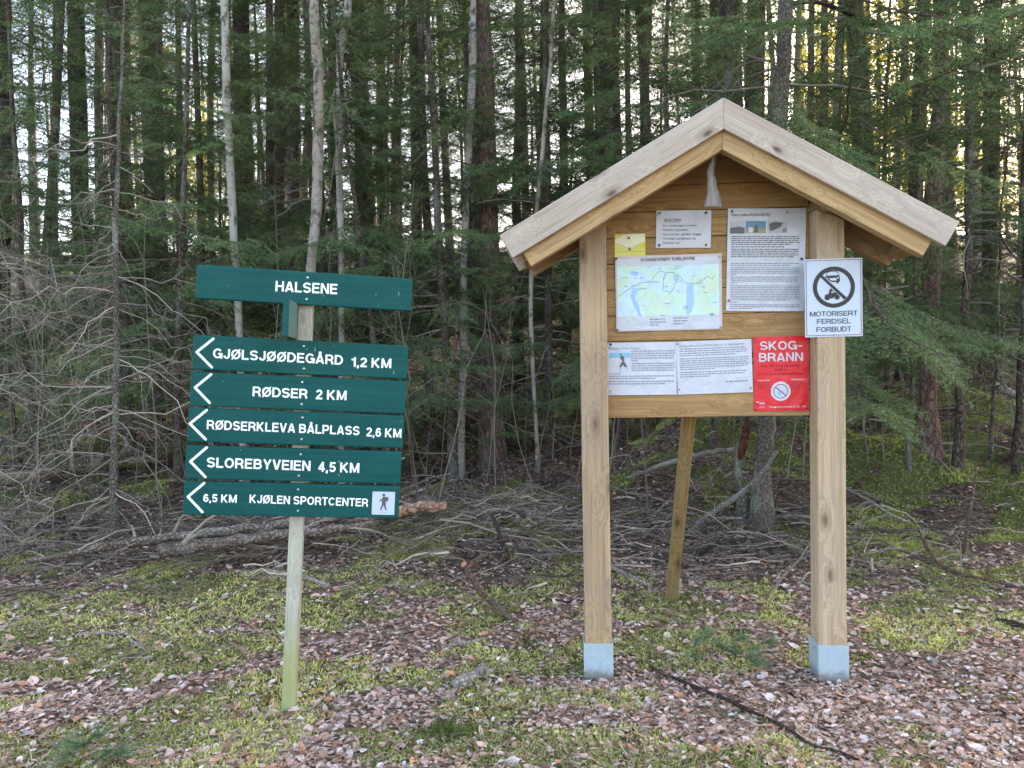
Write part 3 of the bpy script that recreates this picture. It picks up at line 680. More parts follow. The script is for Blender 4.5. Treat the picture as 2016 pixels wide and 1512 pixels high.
def slope_board(sx, apex_top, vert, length_x, mat, y0, y1, name, cut_back=0.0):
    """board following the roof slope, mitred at the ridge and cut square at the eave"""
    c = math.cos(math.atan(TS)); perp = vert * c
    top_end = (length_x, -TS * length_x); n_ = (-math.sin(math.atan(TS)) * perp, -c * perp)
    poly = [(0, -vert), (top_end[0] + n_[0], top_end[1] + n_[1]), top_end, (0, 0)]
    pts = [(AX + sx * x, apex_top + z) for x, z in poly]
    if sx < 0: pts = pts[::-1]
    b = MB(); b.prism(pts, y0, y1, mat, (sx, -TS)); return b.build(name, shelter, 0.0025)
for sx in (-1, 1):
    slope_board(sx, 2.068, 0.106, 0.776, M['fascia'], -0.189, -0.1675, 'fascia_board')
    slope_board(sx, 2.045, 0.147, 0.731, M['rafter'], -0.165, -0.118, 'rafter')
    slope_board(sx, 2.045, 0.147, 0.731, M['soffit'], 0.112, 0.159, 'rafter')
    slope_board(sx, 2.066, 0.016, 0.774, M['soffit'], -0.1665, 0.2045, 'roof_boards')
    slope_board(sx, 2.068, 0.106, 0.776, M['fascia'], 0.206, 0.228, 'fascia_board')
    for xx, dz in ((0.385, 0.125), (0.685, 0.115)):
        zc = gable(AX + xx, 2.045) - dz + 0.03
        b = MB(); c_, s_ = math.cos(math.atan(TS)), math.sin(math.atan(TS)); h_ = 0.024
        cx = AX + sx * xx
        pts = [(cx + (-h_ * c_ - h_ * s_) * 1, zc), (cx, zc), (cx, zc), (cx, zc)]
        d1 = (c_ * h_ * sx, -s_ * h_); d2 = (s_ * h_ * sx, c_ * h_)
        pts = [(cx - d1[0] - d2[0], zc - d1[1] - d2[1]), (cx + d1[0] - d2[0], zc + d1[1] - d2[1]), (cx + d1[0] + d2[0], zc + d1[1] + d2[1]), (cx - d1[0] + d2[0], zc - d1[1] + d2[1])]
        if sx < 0: pts = pts[::-1]
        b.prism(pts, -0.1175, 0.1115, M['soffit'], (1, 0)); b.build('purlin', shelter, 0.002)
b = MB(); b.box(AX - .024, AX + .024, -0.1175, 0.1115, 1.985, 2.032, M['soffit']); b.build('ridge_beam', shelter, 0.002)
# plank panel between the posts, rising into the gable
b = MB(); z = 0.957; first = True
while z < 1.96:
    z2 = z + (0.098 if not first else 0.098); first = False
    lim = lambda zz: max(0.004, (1.985 - zz) / TS)
    xl0, xr0 = max(-0.3795, AX - lim(z)), min(0.3795, AX + lim(z)); ztop = min(z2 - 0.0025, 1.975)
    xl1, xr1 = max(-0.3795, AX - lim(ztop)), min(0.3795, AX + lim(ztop))
    pts = [(xl0, z), (xr0, z)]
    if xr1 < xr0 - 1e-6 and xr0 > .379: 
        zk = 1.985 - TS * (0.3795 - AX); pts.append((0.3795, zk)) if z < zk < ztop else None
    pts += [(xr1, ztop), (xl1, ztop)]
    if xl1 > xl0 + 1e-6 and xl0 < -.379:
        zk = 1.985 - TS * (0.3795 + AX); pts.append((-0.3795, zk)) if z < zk < ztop else None
    b.prism(pts, 0.085, 0.107, M['panel'], (1, 0)); z = z2
b.build('back_panel', shelter, 0.0022)
b = MB(); b.bar((-0.030, 0.125, 1.30), (-0.047, 0.915, -0.10), 0.05, 0.062, M['strut'], up=(0, -1, 0.3)); b.build('brace', shelter, 0.004)
b = MB(); b.box(-0.012, 0.012, 0.89, 0.915, -0.1, 0.10, M['signpost'], (0, 1)); b.build('ground_stake', shelter, 0.002)
HM = Matrix.Translation((HO[0], HO[1], 0)) @ Matrix.Rotation(-HTH, 4, 'Z')

# ------------------------------------------------------------------ notices pinned on the panel (each a thing of its own)
class Sheet:
    def __init__(s, corners, d, mat, bulge=0.002):
        tl, tr, br_, bl = [np.array(hxy(*c, d)) for c in corners]
        s.ang = math.atan2((tr - tl)[1] + (br_ - bl)[1], (tr - tl)[0] + (br_ - bl)[0])
        s.w = (np.linalg.norm(tr - tl) + np.linalg.norm(br_ - bl)) / 2; s.h = (np.linalg.norm(tl - bl) + np.linalg.norm(tr - br_)) / 2
        s.o = (tl + tr + br_ + bl) / 4; s.d = d; s.b = MB(); s.pins = []
        ph = random.uniform(0, 6)
        s.bend = lambda x, z: -bulge * (0.6 + 0.5 * math.sin(x / s.w * 3.1 + ph) + 0.5 * math.sin(z / s.h * 2.6 + ph * 1.7))
        n, m = 10, 8
        for i in range(n):
            for j in range(m):
                x0, x1, z0, z1 = [(-.5 + i / n) * s.w, (-.5 + (i + 1) / n) * s.w, (-.5 + j / m) * s.h, (-.5 + (j + 1) / m) * s.h]
                s.b.flat([(x0, z0), (x1, z0), (x1, z1), (x0, z1)], 0, mat)
        s.k = 0
    def X(s, a): return (a - .5) * s.w
    def Z(s, b): return (.5 - b) * s.h
    def y(s): s.k += 1; return -0.0010 - 0.00003 * s.k
    def rect(s, a0, b0, a1, b1, mat):
        y = s.y(); n = max(1, int(abs(a1 - a0) / .08)); m = max(1, int(abs(b1 - b0) / .08))
        for i in range(n):
            for j in range(m):
                x0, x1 = s.X(a0 + (a1 - a0) * i / n), s.X(a0 + (a1 - a0) * (i + 1) / n); z0, z1 = s.Z(b0 + (b1 - b0) * (j + 1) / m), s.Z(b0 + (b1 - b0) * j / m)
                s.b.flat([(x0, z0), (x1, z0), (x1, z1), (x0, z1)], y, mat)
    def poly(s, pts, mat):
        q = [(s.X(a), s.Z(b)) for a, b in pts]; A = sum(q[i][0] * q[(i + 1) % len(q)][1] - q[(i + 1) % len(q)][0] * q[i][1] for i in range(len(q)))
        s.b.flat(q if A > 0 else q[::-1], s.y(), mat)
    def line(s, pts, w, mat): s.b.line([(s.X(a), s.Z(b)) for a, b in pts], w, s.y(), mat)
    def disc(s, a, b, r, mat, r0=0, n=24): s.b.disc(s.X(a), s.Z(b), r, s.y(), mat, n, r0)
    def text(s, t, a0, a1, b, cap, mat, bold=0.0, weight=None): s.b.text(t, s.X(a0), s.X(a1), s.Z(b), cap * s.h, s.y(), mat, bold, 0, weight)
    def rows(s, a0, a1, b0, b1, n, mat, last=0.6, fill=0.62):
        yy = s.y(); dh = (b1 - b0) / n
        for r in range(n):
            a = a0; end = a1 - random.uniform(0, .05) * (a1 - a0) if r < n - 1 else a0 + (a1 - a0) * last
            while a < end - 0.01:
                wl = min(random.uniform(.02, .075), end - a); zt = b0 + dh * (r + .25); zb = zt + dh * fill * .62
                s.b.flat([(s.X(a), s.Z(zb)), (s.X(a + wl), s.Z(zb)), (s.X(a + wl), s.Z(zt)), (s.X(a), s.Z(zt))], yy, mat); a += wl + .010
    def pin(s, a, b, mat, r=0.0045): s.pins.append((a, b, mat, r))
    def done(s, name, label, cat, group=None, backing=True):
        o = s.b.build(name, None, 0, s.bend)
        o.matrix_world = HM @ Matrix.Translation((s.o[0], s.d, s.o[1])) @ Matrix.Rotation(-s.ang, 4, 'Y')
        tag(o, label, cat, group)
        for a, b, mat, r in s.pins:
            p = MB(); x, z = s.X(a), s.Z(b); yb = s.bend(x, z) - 0.0015
            p.dome(x, yb, z, r * .7, .005, mat, 8); p.dome(x, yb - .004, z, r, .004, mat, 10); p.build('pushpin', o)
        return o
G = 'paper notices pinned on the board'
s = Sheet([(1210, 461), (1271, 460), (1270, 507), (1210, 508)], 0.0832, M['yellow'], .001)
s.poly([(.22, .10), (.30, .03), (.97, .0), (.99, .30), (.50, .62), (.02, .36), (.0, .26)], M['yellowpale'])
s.text('Du er her', .26, .74, .40, .12, M['inkgrey'])
for k in range(22): s.rect(.02 + k * .044, .735, .04 + k * .044, .75, M['photo1']); s.rect(.02 + k * .044, .06, .04 + k * .044, .072, M['photo1'])
s.poly([(.47, .56), (.51, .56), (.53, .70), (.45, .70)], M['photo1']); s.pin(.47, .17, M['pinred'])
s.done('yellow_note', 'small yellow note with a pale arrow shape above the left corner of the map', 'notice', G)
s = Sheet([(1292, 415), (1401, 414), (1398, 488), (1291, 488)], 0.0815, M['paper'], .003)
s.text('SKILTING', .14, .45, .285, .062, M['ink'], .02, .17); s.rect(.14, .305, .43, .315, M['ink'])
for i, (t, e) in enumerate([('For strekningen mellom', .735), ('Halsene og Kjølen', .585), ('Sportcenter, gjelder i begge', .825), ('retninger gangløype og', .72), ('korteste vei!', .44)]):
    s.text(t, .13, e, .43 + i * .115, .055, M['ink'], .008)
for a, b, c in ((.06, .07, 'pingreen'), (.90, .07, 'pinblack'), (.06, .93, 'pinblack'), (.91, .93, 'pinred')): s.pin(a, b, M[c])
s.done('paper_notice', 'white laminated notice headed SKILTING with five lines of bold text', 'notice', G)
s = Sheet([(1430, 408), (1586, 413), (1584, 610), (1432, 615)], 0.0812, M['paper'], .003)
s.text('Den indre KONGEVEI', .05, .54, .075, .027, M['ink'], .015)
s.rect(.03, .125, .22, .245, M['photo1']); s.poly([(.03, .125), (.22, .125), (.22, .19), (.14, .175), (.08, .185), (.03, .19)], M['photo4'])
s.rect(.23, .122, .49, .24, M['photo2']); s.poly([(.23, .205), (.35, .19), (.49, .20), (.49, .24), (.23, .24)], M['photo3']); s.poly([(.27, .18), (.33, .19), (.32, .235), (.27, .235)], M['paper'])
s.poly([(.345, .165), (.375, .155), (.39, .19), (.39, .235), (.34, .235)], M['photo1']); s.disc(.365, .148, .0035, M['photo3'])
s.rect(.51, .125, .76, .24, M['photo4']); s.poly([(.53, .15), (.60, .13), (.71, .14), (.68, .18), (.58, .215), (.54, .22)], M['photo1']); s.poly([(.70, .20), (.75, .19), (.76, .23), (.70, .235)], M['inkgrey'])
for b0, b1, n, l in ((.265, .36, 5, .85), (.365, .385, 1, .75), (.39, .48, 5, .9), (.525, .565, 2, .85), (.57, .655, 5, .08), (.66, .735, 4, .10), (.745, .90, 9, .85), (.905, .922, 1, .1), (.93, .985, 3, .3)):
    s.rows(.05, .95, b0, b1, n, M['ink'] if b0 < .5 else M['inkgrey'], l)
s.rect(0, .5005, 1, .503, M['photo4'])
for a, b, c in ((.05, .03, 'pinblack'), (.95, .49, 'pinblack'), (.03, .90, 'pinred'), (.75, .04, 'screw')): s.pin(a, b, M[c])
s.done('text_sheet', 'tall white sheet of small print with three small pictures across its top', 'notice', G)
s = Sheet([(1211, 506), (1422, 498), (1421, 649), (1213, 652)], 0.0795, M['mapframe'], .0025)
s.rect(.012, .035, .975, .985, M['paper']); s.rect(.015, .14, .972, .80, M['map'])
mx = lambda x: .012 + (x - 357) / (1750 - 357) * .963
mz = lambda y: .035 + (y - 840) / (1860 - 840) * .95
s.poly([(mx(560), mz(1285)), (mx(640), mz(1290)), (mx(600), mz(1400)), (mx(660), mz(1520)), (mx(690), mz(1690)), (mx(640), mz(1640)), (mx(580), mz(1500)), (mx(545), mz(1380))], M['lake'])
s.poly([(mx(1310), mz(1220)), (mx(1400), mz(1220)), (mx(1400), mz(1500)), (mx(1380), mz(1600)), (mx(1310), mz(1690)), (mx(1300), mz(1560))], M['lake'])
s.poly([(mx(540), mz(1020)), (mx(650), mz(1030)), (mx(640), mz(1090)), (mx(560), mz(1080))], M['lake']); s.poly([(mx(1130), mz(1090)), (mx(1190), mz(1100)), (mx(1210), mz(1160)), (mx(1140), mz(1190))], M['lake'])
for T in ([(375, 1380), (470, 1310), (590, 1230), (640, 1225), (690, 1190), (820, 1175), (880, 1085), (950, 1020), (1030, 1060), (1070, 1050), (1120, 1050), (1160, 1090), (1215, 1110), (1250, 1150), (1240, 1180), (1165, 1190), (1130, 1290), (1085, 1345), (1040, 1310), (1000, 1325), (990, 1200), (1000, 1110), (1030, 1060)],
          [(1265, 1190), (1320, 1215), (1370, 1205), (1430, 1225), (1500, 1180), (1540, 1170), (1590, 1120), (1660, 1160), (1690, 1110)]):
    s.line([(mx(a), mz(b)) for a, b in T], .0014, M['trail'])
for _ in range(80):
    a, b = random.uniform(380, 1700), random.uniform(950, 1650); s.line([(mx(a), mz(b)), (mx(a + random.uniform(-30, 60)), mz(b + random.uniform(-70, 70))), (mx(a + random.uniform(-20, 80)), mz(b + random.uniform(-160, 120)))], .0004, M['inkblue'])
for _ in range(30):
    a, b = random.uniform(380, 1650), random.uniform(930, 1660); s.rect(mx(a), mz(b), mx(a + random.uniform(30, 80)), mz(b + 8), M['inkblue'])
s.text('KONGEVEIEN TURLØYPE', .245, .75, .075, .040, M['ink'], 0, .14)
s.rows(.32, .47, .83, .945, 3, M['inkgrey'], .5, .5); s.rows(.54, .69, .82, .935, 3, M['inkgrey'], .8, .5)
s.rect(mx(1625), mz(1645), mx(1665), mz(1680), M['pinblue'])
for a, b, c in ((.01, .03, 'pinblack'), (.98, .04, 'screw'), (.012, .98, 'pingreen'), (.985, .975, 'pinblue')): s.pin(a, b, M[c])
s.done('trail_map', 'pale blue and green trail map headed KONGEVEIEN TURLØYPE', 'map', G)
s = Sheet([(1191, 675), (1331, 673), (1333, 777), (1195, 778)], 0.0815, M['paper'], .0025)
s.text('Skirennet «Over Kjølen»', .035, .49, .13, .045, M['inkgrey'], .004)
s.rect(.05, .20, .35, .285, M['skyblue'])
for k in range(12): a = .05 + k * .025; s.poly([(a, .21), (a + .012, .185), (a + .025, .21)], M['skyblue'])
s.disc(.21, .225, .0035, M['photo1']); s.poly([(.20, .255), (.245, .25), (.265, .31), (.25, .37), (.22, .33)], M['photo1']); s.poly([(.22, .37), (.26, .36), (.30, .45), (.27, .47), (.24, .42), (.215, .47), (.19, .46)], M['photo1'])
s.line([(.20, .46), (.21, .55)], .0015, M['inkgrey']); s.line([(.29, .46), (.31, .50), (.29, .53)], .0015, M['inkgrey']); s.line([(.20, .29), (.235, .35)], .0015, M['photo1'])
s.rows(.36, .99, .145, .37, 5, M['inkgrey'], .15); s.rows(.36, .99, .38, .555, 4, M['inkgrey'], .95); s.rows(.04, .23, .575, .61, 1, M['inkgrey'], .9)
s.rows(.04, .98, .62, .705, 2, M['inkgrey'], .7); s.rows(.04, .98, .72, .81, 2, M['inkgrey'], .85)
s.pin(.07, .03, M['pinblack']); s.pin(.07, .92, M['pinyellow'])
s.done('paper_sheet', 'white landscape sheet with a small skier picture at its left side', 'notice', G)
s = Sheet([(1332, 673), (1480, 667), (1481, 772), (1333, 777)], 0.0805, M['paper'], .0025)
s.text('«KJØLENLØYPA» OG KONGEVEIEN SOM TUR- OG TRENINGSLØYPE', .035, .90, .105, .034, M['inkgrey'], .004)
s.rows(.04, .95, .125, .29, 4, M['inkgrey'], .82); s.rows(.04, .97, .31, .55, 6, M['inkgrey'], .5); s.rows(.04, .93, .565, .69, 3, M['inkgrey'], .45); s.rows(.64, .95, .76, .81, 1, M['inkgrey'], .95)
s.pin(.02, .03, M['screw']); s.pin(.02, .90, M['pinred'], .003); s.pin(.97, .92, M['pinred'], .003)
s.done('paper_sheet', 'white landscape sheet of plain text between the skier sheet and the red poster', 'notice', G)
s = Sheet([(1484, 663), (1592, 661), (1591, 808), (1483, 810)], 0.0815, M['red'], .001)
s.text('SKOG-', .12, .89, .18, .115, M['paper'], 0, .16); s.text('BRANN', .10, .90, .335, .115, M['paper'], 0, .16)
s.text('Åpen ild i skog og mark er', .125, .87, .405, .026, M['darkred'], .006); s.text('forbudt', .385, .62, .46, .026, M['darkred'], .006); s.text('fra 15. april til 15. september', .08, .91, .515, .026, M['darkred'], .006)
s.text('Forest fire', .07, .29, .595, .020, M['paper'], .01); s.text('Waldbrand', .68, .93, .59, .020, M['paper'], .01)
s.rows(.07, .30, .61, .71, 4, M['darkred'], .6, .4); s.rows(.68, .93, .61, .71, 4, M['darkred'], .6, .4)
s.disc(.49, .735, .0365, M['paper'], 0, 32); s.disc(.49, .735, .0275, M['plum'], .0245, 32)
s.poly([(.44, .79), (.50, .79), (.49, .76), (.47, .74), (.48, .71), (.45, .73), (.43, .76)], M['skyblue']); s.line([(.455, .70), (.48, .67)], .0015, M['skyblue']); s.line([(.40, .68), (.575, .79)], .004, M['plum'])
s.text('dsb', .10, .20, .905, .030, M['paper'], .02); s.disc(.06, .878, .003, M['paper']); s.disc(.085, .872, .002, M['paper']); s.rows(.10, .20, .92, .955, 3, M['paper'], .8, .4)
s.text('Skogbrann meldes til tlf. 110', .28, .94, .955, .024, M['paper'], .012)
for a, b in ((.03, .03), (.97, .03), (.03, .97), (.97, .97)): s.pin(a, b, M['pinblack'] if b > .5 else M['pinred'], .0025)
s.done('warning_poster', 'red poster headed SKOG-BRANN with a round no-fire symbol', 'poster', None)
# enamel sign on the right post
s = Sheet([(1585, 511), (1698, 507), (1698, 662), (1584, 664)], -0.0025, M['alu'], 0.0)
W_, H_ = s.w, s.h
bb = 0.022
for a0, b0, a1, b1 in ((bb, bb * .75, 1 - bb, bb * .75 + .0075), (bb, 1 - bb * .75 - .0075, 1 - bb, 1 - bb * .75), (bb, bb * .75, bb + .010, 1 - bb * .75), (1 - bb - .010, bb * .75, 1 - bb, 1 - bb * .75)):
    s.rect(a0, b0, a1, b1, M['plum'])
R0 = W_ * .365
s.disc(.505, .365, R0, M['black'], R0 * .80, 48)
pa = lambda x: (x - 1170) / (1875 - 1170)
pb = lambda y: (y - 690) / (1600 - 690)
def pp(pts, mat=None): s.poly([(pa(a), pb(b)) for a, b in pts], mat or M['black'])
pp([(1340, 880), (1365, 862), (1680, 1145), (1650, 1170)])
# small car seen from the front
s.line([(pa(1432), pb(900)), (pa(1447), pb(850)), (pa(1465), pb(840)), (pa(1555), pb(838)), (pa(1573), pb(848)), (pa(1590), pb(895))], .0022, M['black'])
pp([(1420, 905), (1440, 888), (1580, 885), (1600, 905), (1600, 962), (1580, 965), (1580, 982), (1563, 982), (1560, 962), (1500, 962), (1420, 910)])
s.disc(pa(1577), pb(914), W_ * .015, M['alu']); pp([(1460, 918), (1560, 916), (1558, 945), (1500, 946)], M['alu']); s.disc(pa(1440), pb(918), W_ * .013, M['alu'])
# quad bike
s.disc(pa(1445), pb(1140), W_ * .050, M['black']); s.disc(pa(1565), pb(1140), W_ * .045, M['black'])
pp([(1412, 1110), (1460, 1100), (1470, 1060), (1490, 1030), (1510, 1055), (1545, 1085), (1580, 1100), (1540, 1120), (1520, 1150), (1480, 1155), (1440, 1120)])
pp([(1490, 1075), (1530, 1068), (1525, 1085), (1500, 1090)], M['alu'])
s.text('MOTORISERT', .085, .91, .735, .064, M['black'], 0, .125); s.text('FERDSEL', .205, .795, .832, .064, M['black'], 0, .125); s.text('FORBUDT', .195, .80, .935, .064, M['black'], 0, .125)
mo = s.b
mo.box(-W_ / 2, W_ / 2, 0.0004, 0.0022, -H_ / 2, H_ / 2, M['alu'])
for b in (.03, .965):
    mo.dome(0, -.0006, s.Z(b), .0030, .0015, M['screw'], 10)
s.done('prohibition_sign', 'white enamel sign with crossed out car and the words MOTORISERT FERDSEL FORBUDT', 'sign')

# twisted grey sheet hanging from the ridge of the roof
def hang():
    P_ = [(1405, 296), (1399, 345), (1403, 372), (1405, 408)]; wd = [13, 19, 22, 38]; tw = [0.9, 0.7, 0.3, 0.15]
    b = MB(); rows_ = []; N_ = 18; K_ = 10
    for i in range(N_ + 1):
        t = i / N_ * 3; k = min(2, int(t)); f = t - k; f = f * f * (3 - 2 * f)
        px = P_[k][0] * (1 - f) + P_[k + 1][0] * f; py = P_[k][1] * (1 - f) + P_[k + 1][1] * f
        w = (wd[k] * (1 - f) + wd[k + 1] * f) / F * 2.75; x, zz = hxy(px, py, -0.09); a = tw[k] * (1 - f) + tw[k + 1] * f
        for j in range(K_ + 1):
            q = j / K_ - .5; bow = 0.020 * (1 - 4 * q * q) * (1 - .3 * i / N_)
            rows_.append((x + q * w * math.cos(a * .3) + .002 * math.sin(i), -0.09 - bow + q * w * math.sin(a), zz))
    fs = [[i * (K_ + 1) + j, (i + 1) * (K_ + 1) + j, (i + 1) * (K_ + 1) + j + 1, i * (K_ + 1) + j + 1] for i in range(N_) for j in range(K_)]
    b.raw(rows_, fs, [(p[2], p[0] * 2, p[1]) for p in rows_], M['hanging'])
    o = b.build('hanging_sheet'); o.matrix_world = HM; o.data.polygons.foreach_set('use_smooth', [True] * len(fs))
    so = o.modifiers.new('thickness', 'SOLIDIFY'); so.thickness = 0.0012
    tag(o, 'curled grey sheet hanging under the ridge of the roofed board', 'hanging sheet')
hang()

# ------------------------------------------------------------------ vegetation building blocks
def smooth_path(p, n):
    """resample control rows (any columns) with a Catmull-Rom curve"""
    p = np.asarray(p, float)
    if len(p) == 2: t = np.linspace(0, 1, n)[:, None]; return p[0] * (1 - t) + p[1] * t
    q = np.vstack([2 * p[0] - p[1], p, 2 * p[-1] - p[-2]]); out = []
    for s_ in np.linspace(0, len(p) - 1, n):
        k = min(int(s_), len(p) - 2); t = s_ - k; a, b, c, d = q[k:k + 4]
        out.append(0.5 * (2 * b + (c - a) * t + (2 * a - 5 * b + 4 * c - d) * t * t + (3 * b - a - 3 * c + d) * t ** 3))
    return np.array(out)
def limbs(origins, dirs, L, r0, sag, nsub, bag, col, depth=2, P_=6, K=4, sub_len=0.35, wig=0.05):
    """bare branches with side twigs; origins (N,3), dirs (N,3), L (N,), r0 (N,), col (N,3)"""
    N = len(origins); t = np.linspace(0, 1, P_)[None, :, None]; L = np.asarray(L); sag = np.broadcast_to(sag, (N,))
    p = origins[:, None, :] + dirs[:, None, :] * (t * L[:, None, None])
    p[:, :, 2] += (-sag[:, None] * t[:, :, 0] ** 2 * L[:, None])
    w = rng.normal(0, 1, p.shape) * (wig * L[:, None, None]) * t; p += w * 0.6
    rad = r0[:, None] * (1 - 0.8 * t[:, :, 0])
    bag.tubes(p, rad, K, col)
    if depth <= 0 or nsub == 0: return
    k = np.repeat(np.arange(N), nsub); f = U(0.2, 0.97, len(k)); idx = np.minimum((f * (P_ - 1)).astype(int), P_ - 2); fr = f * (P_ - 1) - idx
    o = p[k, idx] * (1 - fr[:, None]) + p[k, idx + 1] * fr[:, None]
    d = p[k, idx + 1] - p[k, idx]; d /= np.linalg.norm(d, axis=1, keepdims=True) + 1e-9
    side = rng.normal(0, 1, (len(k), 3)); side -= (side * d).sum(1, keepdims=True) * d; side /= np.linalg.norm(side, axis=1, keepdims=True)
    side[:, 2] *= 0.7
    dd = d * U(0.4, 1.0, len(k))[:, None] + side; dd /= np.linalg.norm(dd, axis=1, keepdims=True)
    ll = L[k] * U(0.4, 1.1, len(k)) * sub_len * (1.15 - f * 0.7)
    limbs(o, dd, ll, np.maximum(r0[k] * 0.45 * (1 - .4 * f), 0.0008), sag[k] * U(0.3, 1.2, len(k)), max(1, nsub // 2), bag, np.asarray(col)[k] * U(0.85, 1.1, (len(k), 1)), depth - 1, 4, 3, 0.45, wig * 1.5)
def radial_limbs(h0, h1, n, L0, L1, bag, base=(0.20, 0.172, 0.148), trunk_r=0.07, down=(-0.35, 0.25), sag=(0.0, 0.35), nsub=5, depth=2, r=(0.004, 0.010), trunk_path=None):
    z = U(h0, h1, n); az = U(0, 2 * np.pi, n); el = U(down[0], down[1], n)
    d = np.stack([np.cos(az) * np.cos(el), np.sin(az) * np.cos(el), np.sin(el)], 1)
    o = np.stack([np.cos(az) * trunk_r * .6, np.sin(az) * trunk_r * .6, z], 1)
    if trunk_path is not None:
        o[:, 0] += np.interp(z, trunk_path[:, 2], trunk_path[:, 0]); o[:, 1] += np.interp(z, trunk_path[:, 2], trunk_path[:, 1])
    c = np.array(base)[None, :] * U(0.6, 1.5, (n, 1))
    limbs(o, d, U(L0, L1, n), U(r[0], r[1], n), U(sag[0], sag[1], n), nsub, bag, c, depth)

def needles(A, B, spacing, nl, nw, col, rng_=rng):
    d = B - A; ln = np.linalg.norm(d, axis=1); d = d / (ln[:, None] + 1e-9)
    cnt = np.maximum(2, (ln / spacing).astype(int)); k = np.repeat(np.arange(len(A)), cnt)
    f = rng_.random(len(k)); p = A[k] + (B - A)[k] * f[:, None]
    s = rng_.normal(0, 1, (len(k), 3)); s -= (s * d[k]).sum(1, keepdims=True) * d[k]; s /= np.linalg.norm(s, axis=1, keepdims=True) + 1e-9
    s[:, 2] = s[:, 2] * 0.55 + 0.12
    nd_ = d[k] * rng_.uniform(.45, .95, (len(k), 1)) + s * 0.85; nd_ /= np.linalg.norm(nd_, axis=1, keepdims=True)
    w = np.cross(nd_, rng_.normal(0, 1, (len(k), 3))); w /= np.linalg.norm(w, axis=1, keepdims=True) + 1e-9
    l = nl * rng_.uniform(.7, 1.2, (len(k), 1)); wd = nw * rng_.uniform(.8, 1.2, (len(k), 1)) / 2
    v = np.stack([p - w * wd, p + w * wd, p + nd_ * l], 1)
    c = np.repeat(col[k], 3, 0).reshape(-1, 3, 3); c[:, 2] *= 1.25
    return v, c

def spruce_branch(L, lod):
    ds, dt, sp, nl, nw = {'near': (.042, .030, .0042, .017, .0026), 'mid': (.050, .038, .0085, .024, .0046), 'far': (.085, None, .020, .062, .013)}[lod]
    s = np.linspace(0, 1, 9); a, b = U(.25, .45), U(.18, .36)
    main = np.stack([L * s, np.cumsum(rng.normal(0, .012 * L, 9)), L * (-a * s + b * s * s)], 1)
    n = max(4, int(L * .82 / ds)); A, B, C, segc = [], [], [], []
    tubes_p, tubes_r = [], []
    for i in range(n):
        for sd in (-1, 1):
            f = .16 + .82 * (i + rng.random() * .8) / n
            if rng.random() < .12: continue
            o = np.array([np.interp(f, s, main[:, j]) for j in range(3)])
            l = (L * .36 * (1.02 - f) ** .7 + .05) * U(.65, 1.2); an = math.radians(U(42, 68))
            d = np.array([math.cos(an), sd * math.sin(an), U(-.45, -.05)]); d /= np.linalg.norm(d)
            q = np.linspace(0, 1, 4)[:, None]; path = o + d * q * l; path[:, 2] -= (q[:, 0] ** 2) * l * U(.1, .4)
            tubes_p.append(path); tubes_r.append(.0026 * (1 - .7 * q[:, 0]))
            tone = U(.75, 1.3)
            bare = f < .30 and rng.random() < .6
            i0 = 1 if f < .5 else 0
            for j in range(i0, 3):
                if bare and j < 2: continue
                A.append(path[j]); B.append(path[j + 1]); C.append(tone)
            if dt:
                m = max(1, int(l / dt)); 
                for r in range(m):
                    for s2 in (-1, 1):
                        g = (r + rng.random()) / m
                        if bare and g < .6: continue
                        if rng.random() < .15: continue
                        oo = path[0] + (path[3] - path[0]) * g; oo[2] = np.interp(g, q[:, 0], path[:, 2])
                        lt = (.30 * l * (1.05 - g) + .025) * U(.6, 1.2)
                        lat = np.array([-d[1], d[0], 0]) * s2
                        td = d * .75 + lat * .65 + np.array([0, 0, U(-.35, .05)]); td /= np.linalg.norm(td)
                        A.append(oo); B.append(oo + td * lt); C.append(tone * U(.85, 1.2))
    for j in range(4, 8): A.append(main[j]); B.append(main[j + 1]); C.append(1.0)
    A, B, C = np.array(A), np.array(B), np.array(C)
    col = np.stack([.078 * C ** 1.4, .128 * C, .056 * C ** .6], 1)
    tv, tc = needles(A, B, sp, nl, nw, col)
    bag = Bag()
    bag.tubes(main[None], (.0062 * L ** .6 * (1 - .75 * s))[None], 4, (.09, .07, .055))
    if lod != 'far': bag.tubes(np.array(tubes_p), np.array(tubes_r), 3, (.085, .065, .05))
    n0 = bag.n; bag.add(tv.reshape(-1, 3), np.arange(len(tv) * 3).reshape(-1, 3), tc.reshape(-1, 3))
    return bag
BR = {('near', .8): [spruce_branch(.8, 'near') for _ in range(3)],
      ('mid', .6): [spruce_branch(.6, 'mid') for _ in range(3)], ('mid', 1.2): [spruce_branch(1.2, 'mid') for _ in range(4)], ('mid', 1.8): [spruce_branch(1.8, 'mid') for _ in range(2)],
      ('far', 1.2): [spruce_branch(1.2, 'far') for _ in range(3)], ('far', 2.2): [spruce_branch(2.2, 'far') for _ in range(4)]}
def put_branch(bag, lod, L, origin, az, pitch, roll=0.0, tone=1.0):
    keys = [k for k in BR if k[0] == lod]; k = min(keys, key=lambda q: abs(math.log(q[1] / L))); br = random.choice(BR[k]); sc = L / k[1]
    R = np.array((Matrix.Rotation(az, 3, 'Z') @ Matrix.Rotation(-pitch, 3, 'Y') @ Matrix.Rotation(roll, 3, 'X')))
    v = np.concatenate(br.v) @ R.T * sc + np.array(origin); c = np.concatenate(br.c) * tone
    n0 = bag.n; bag.v.append(v); bag.c.append(c)
    for q in br.q: bag.q.append(q + n0)
    for t in br.t: bag.t.append(t + n0)
    bag.n += len(v)
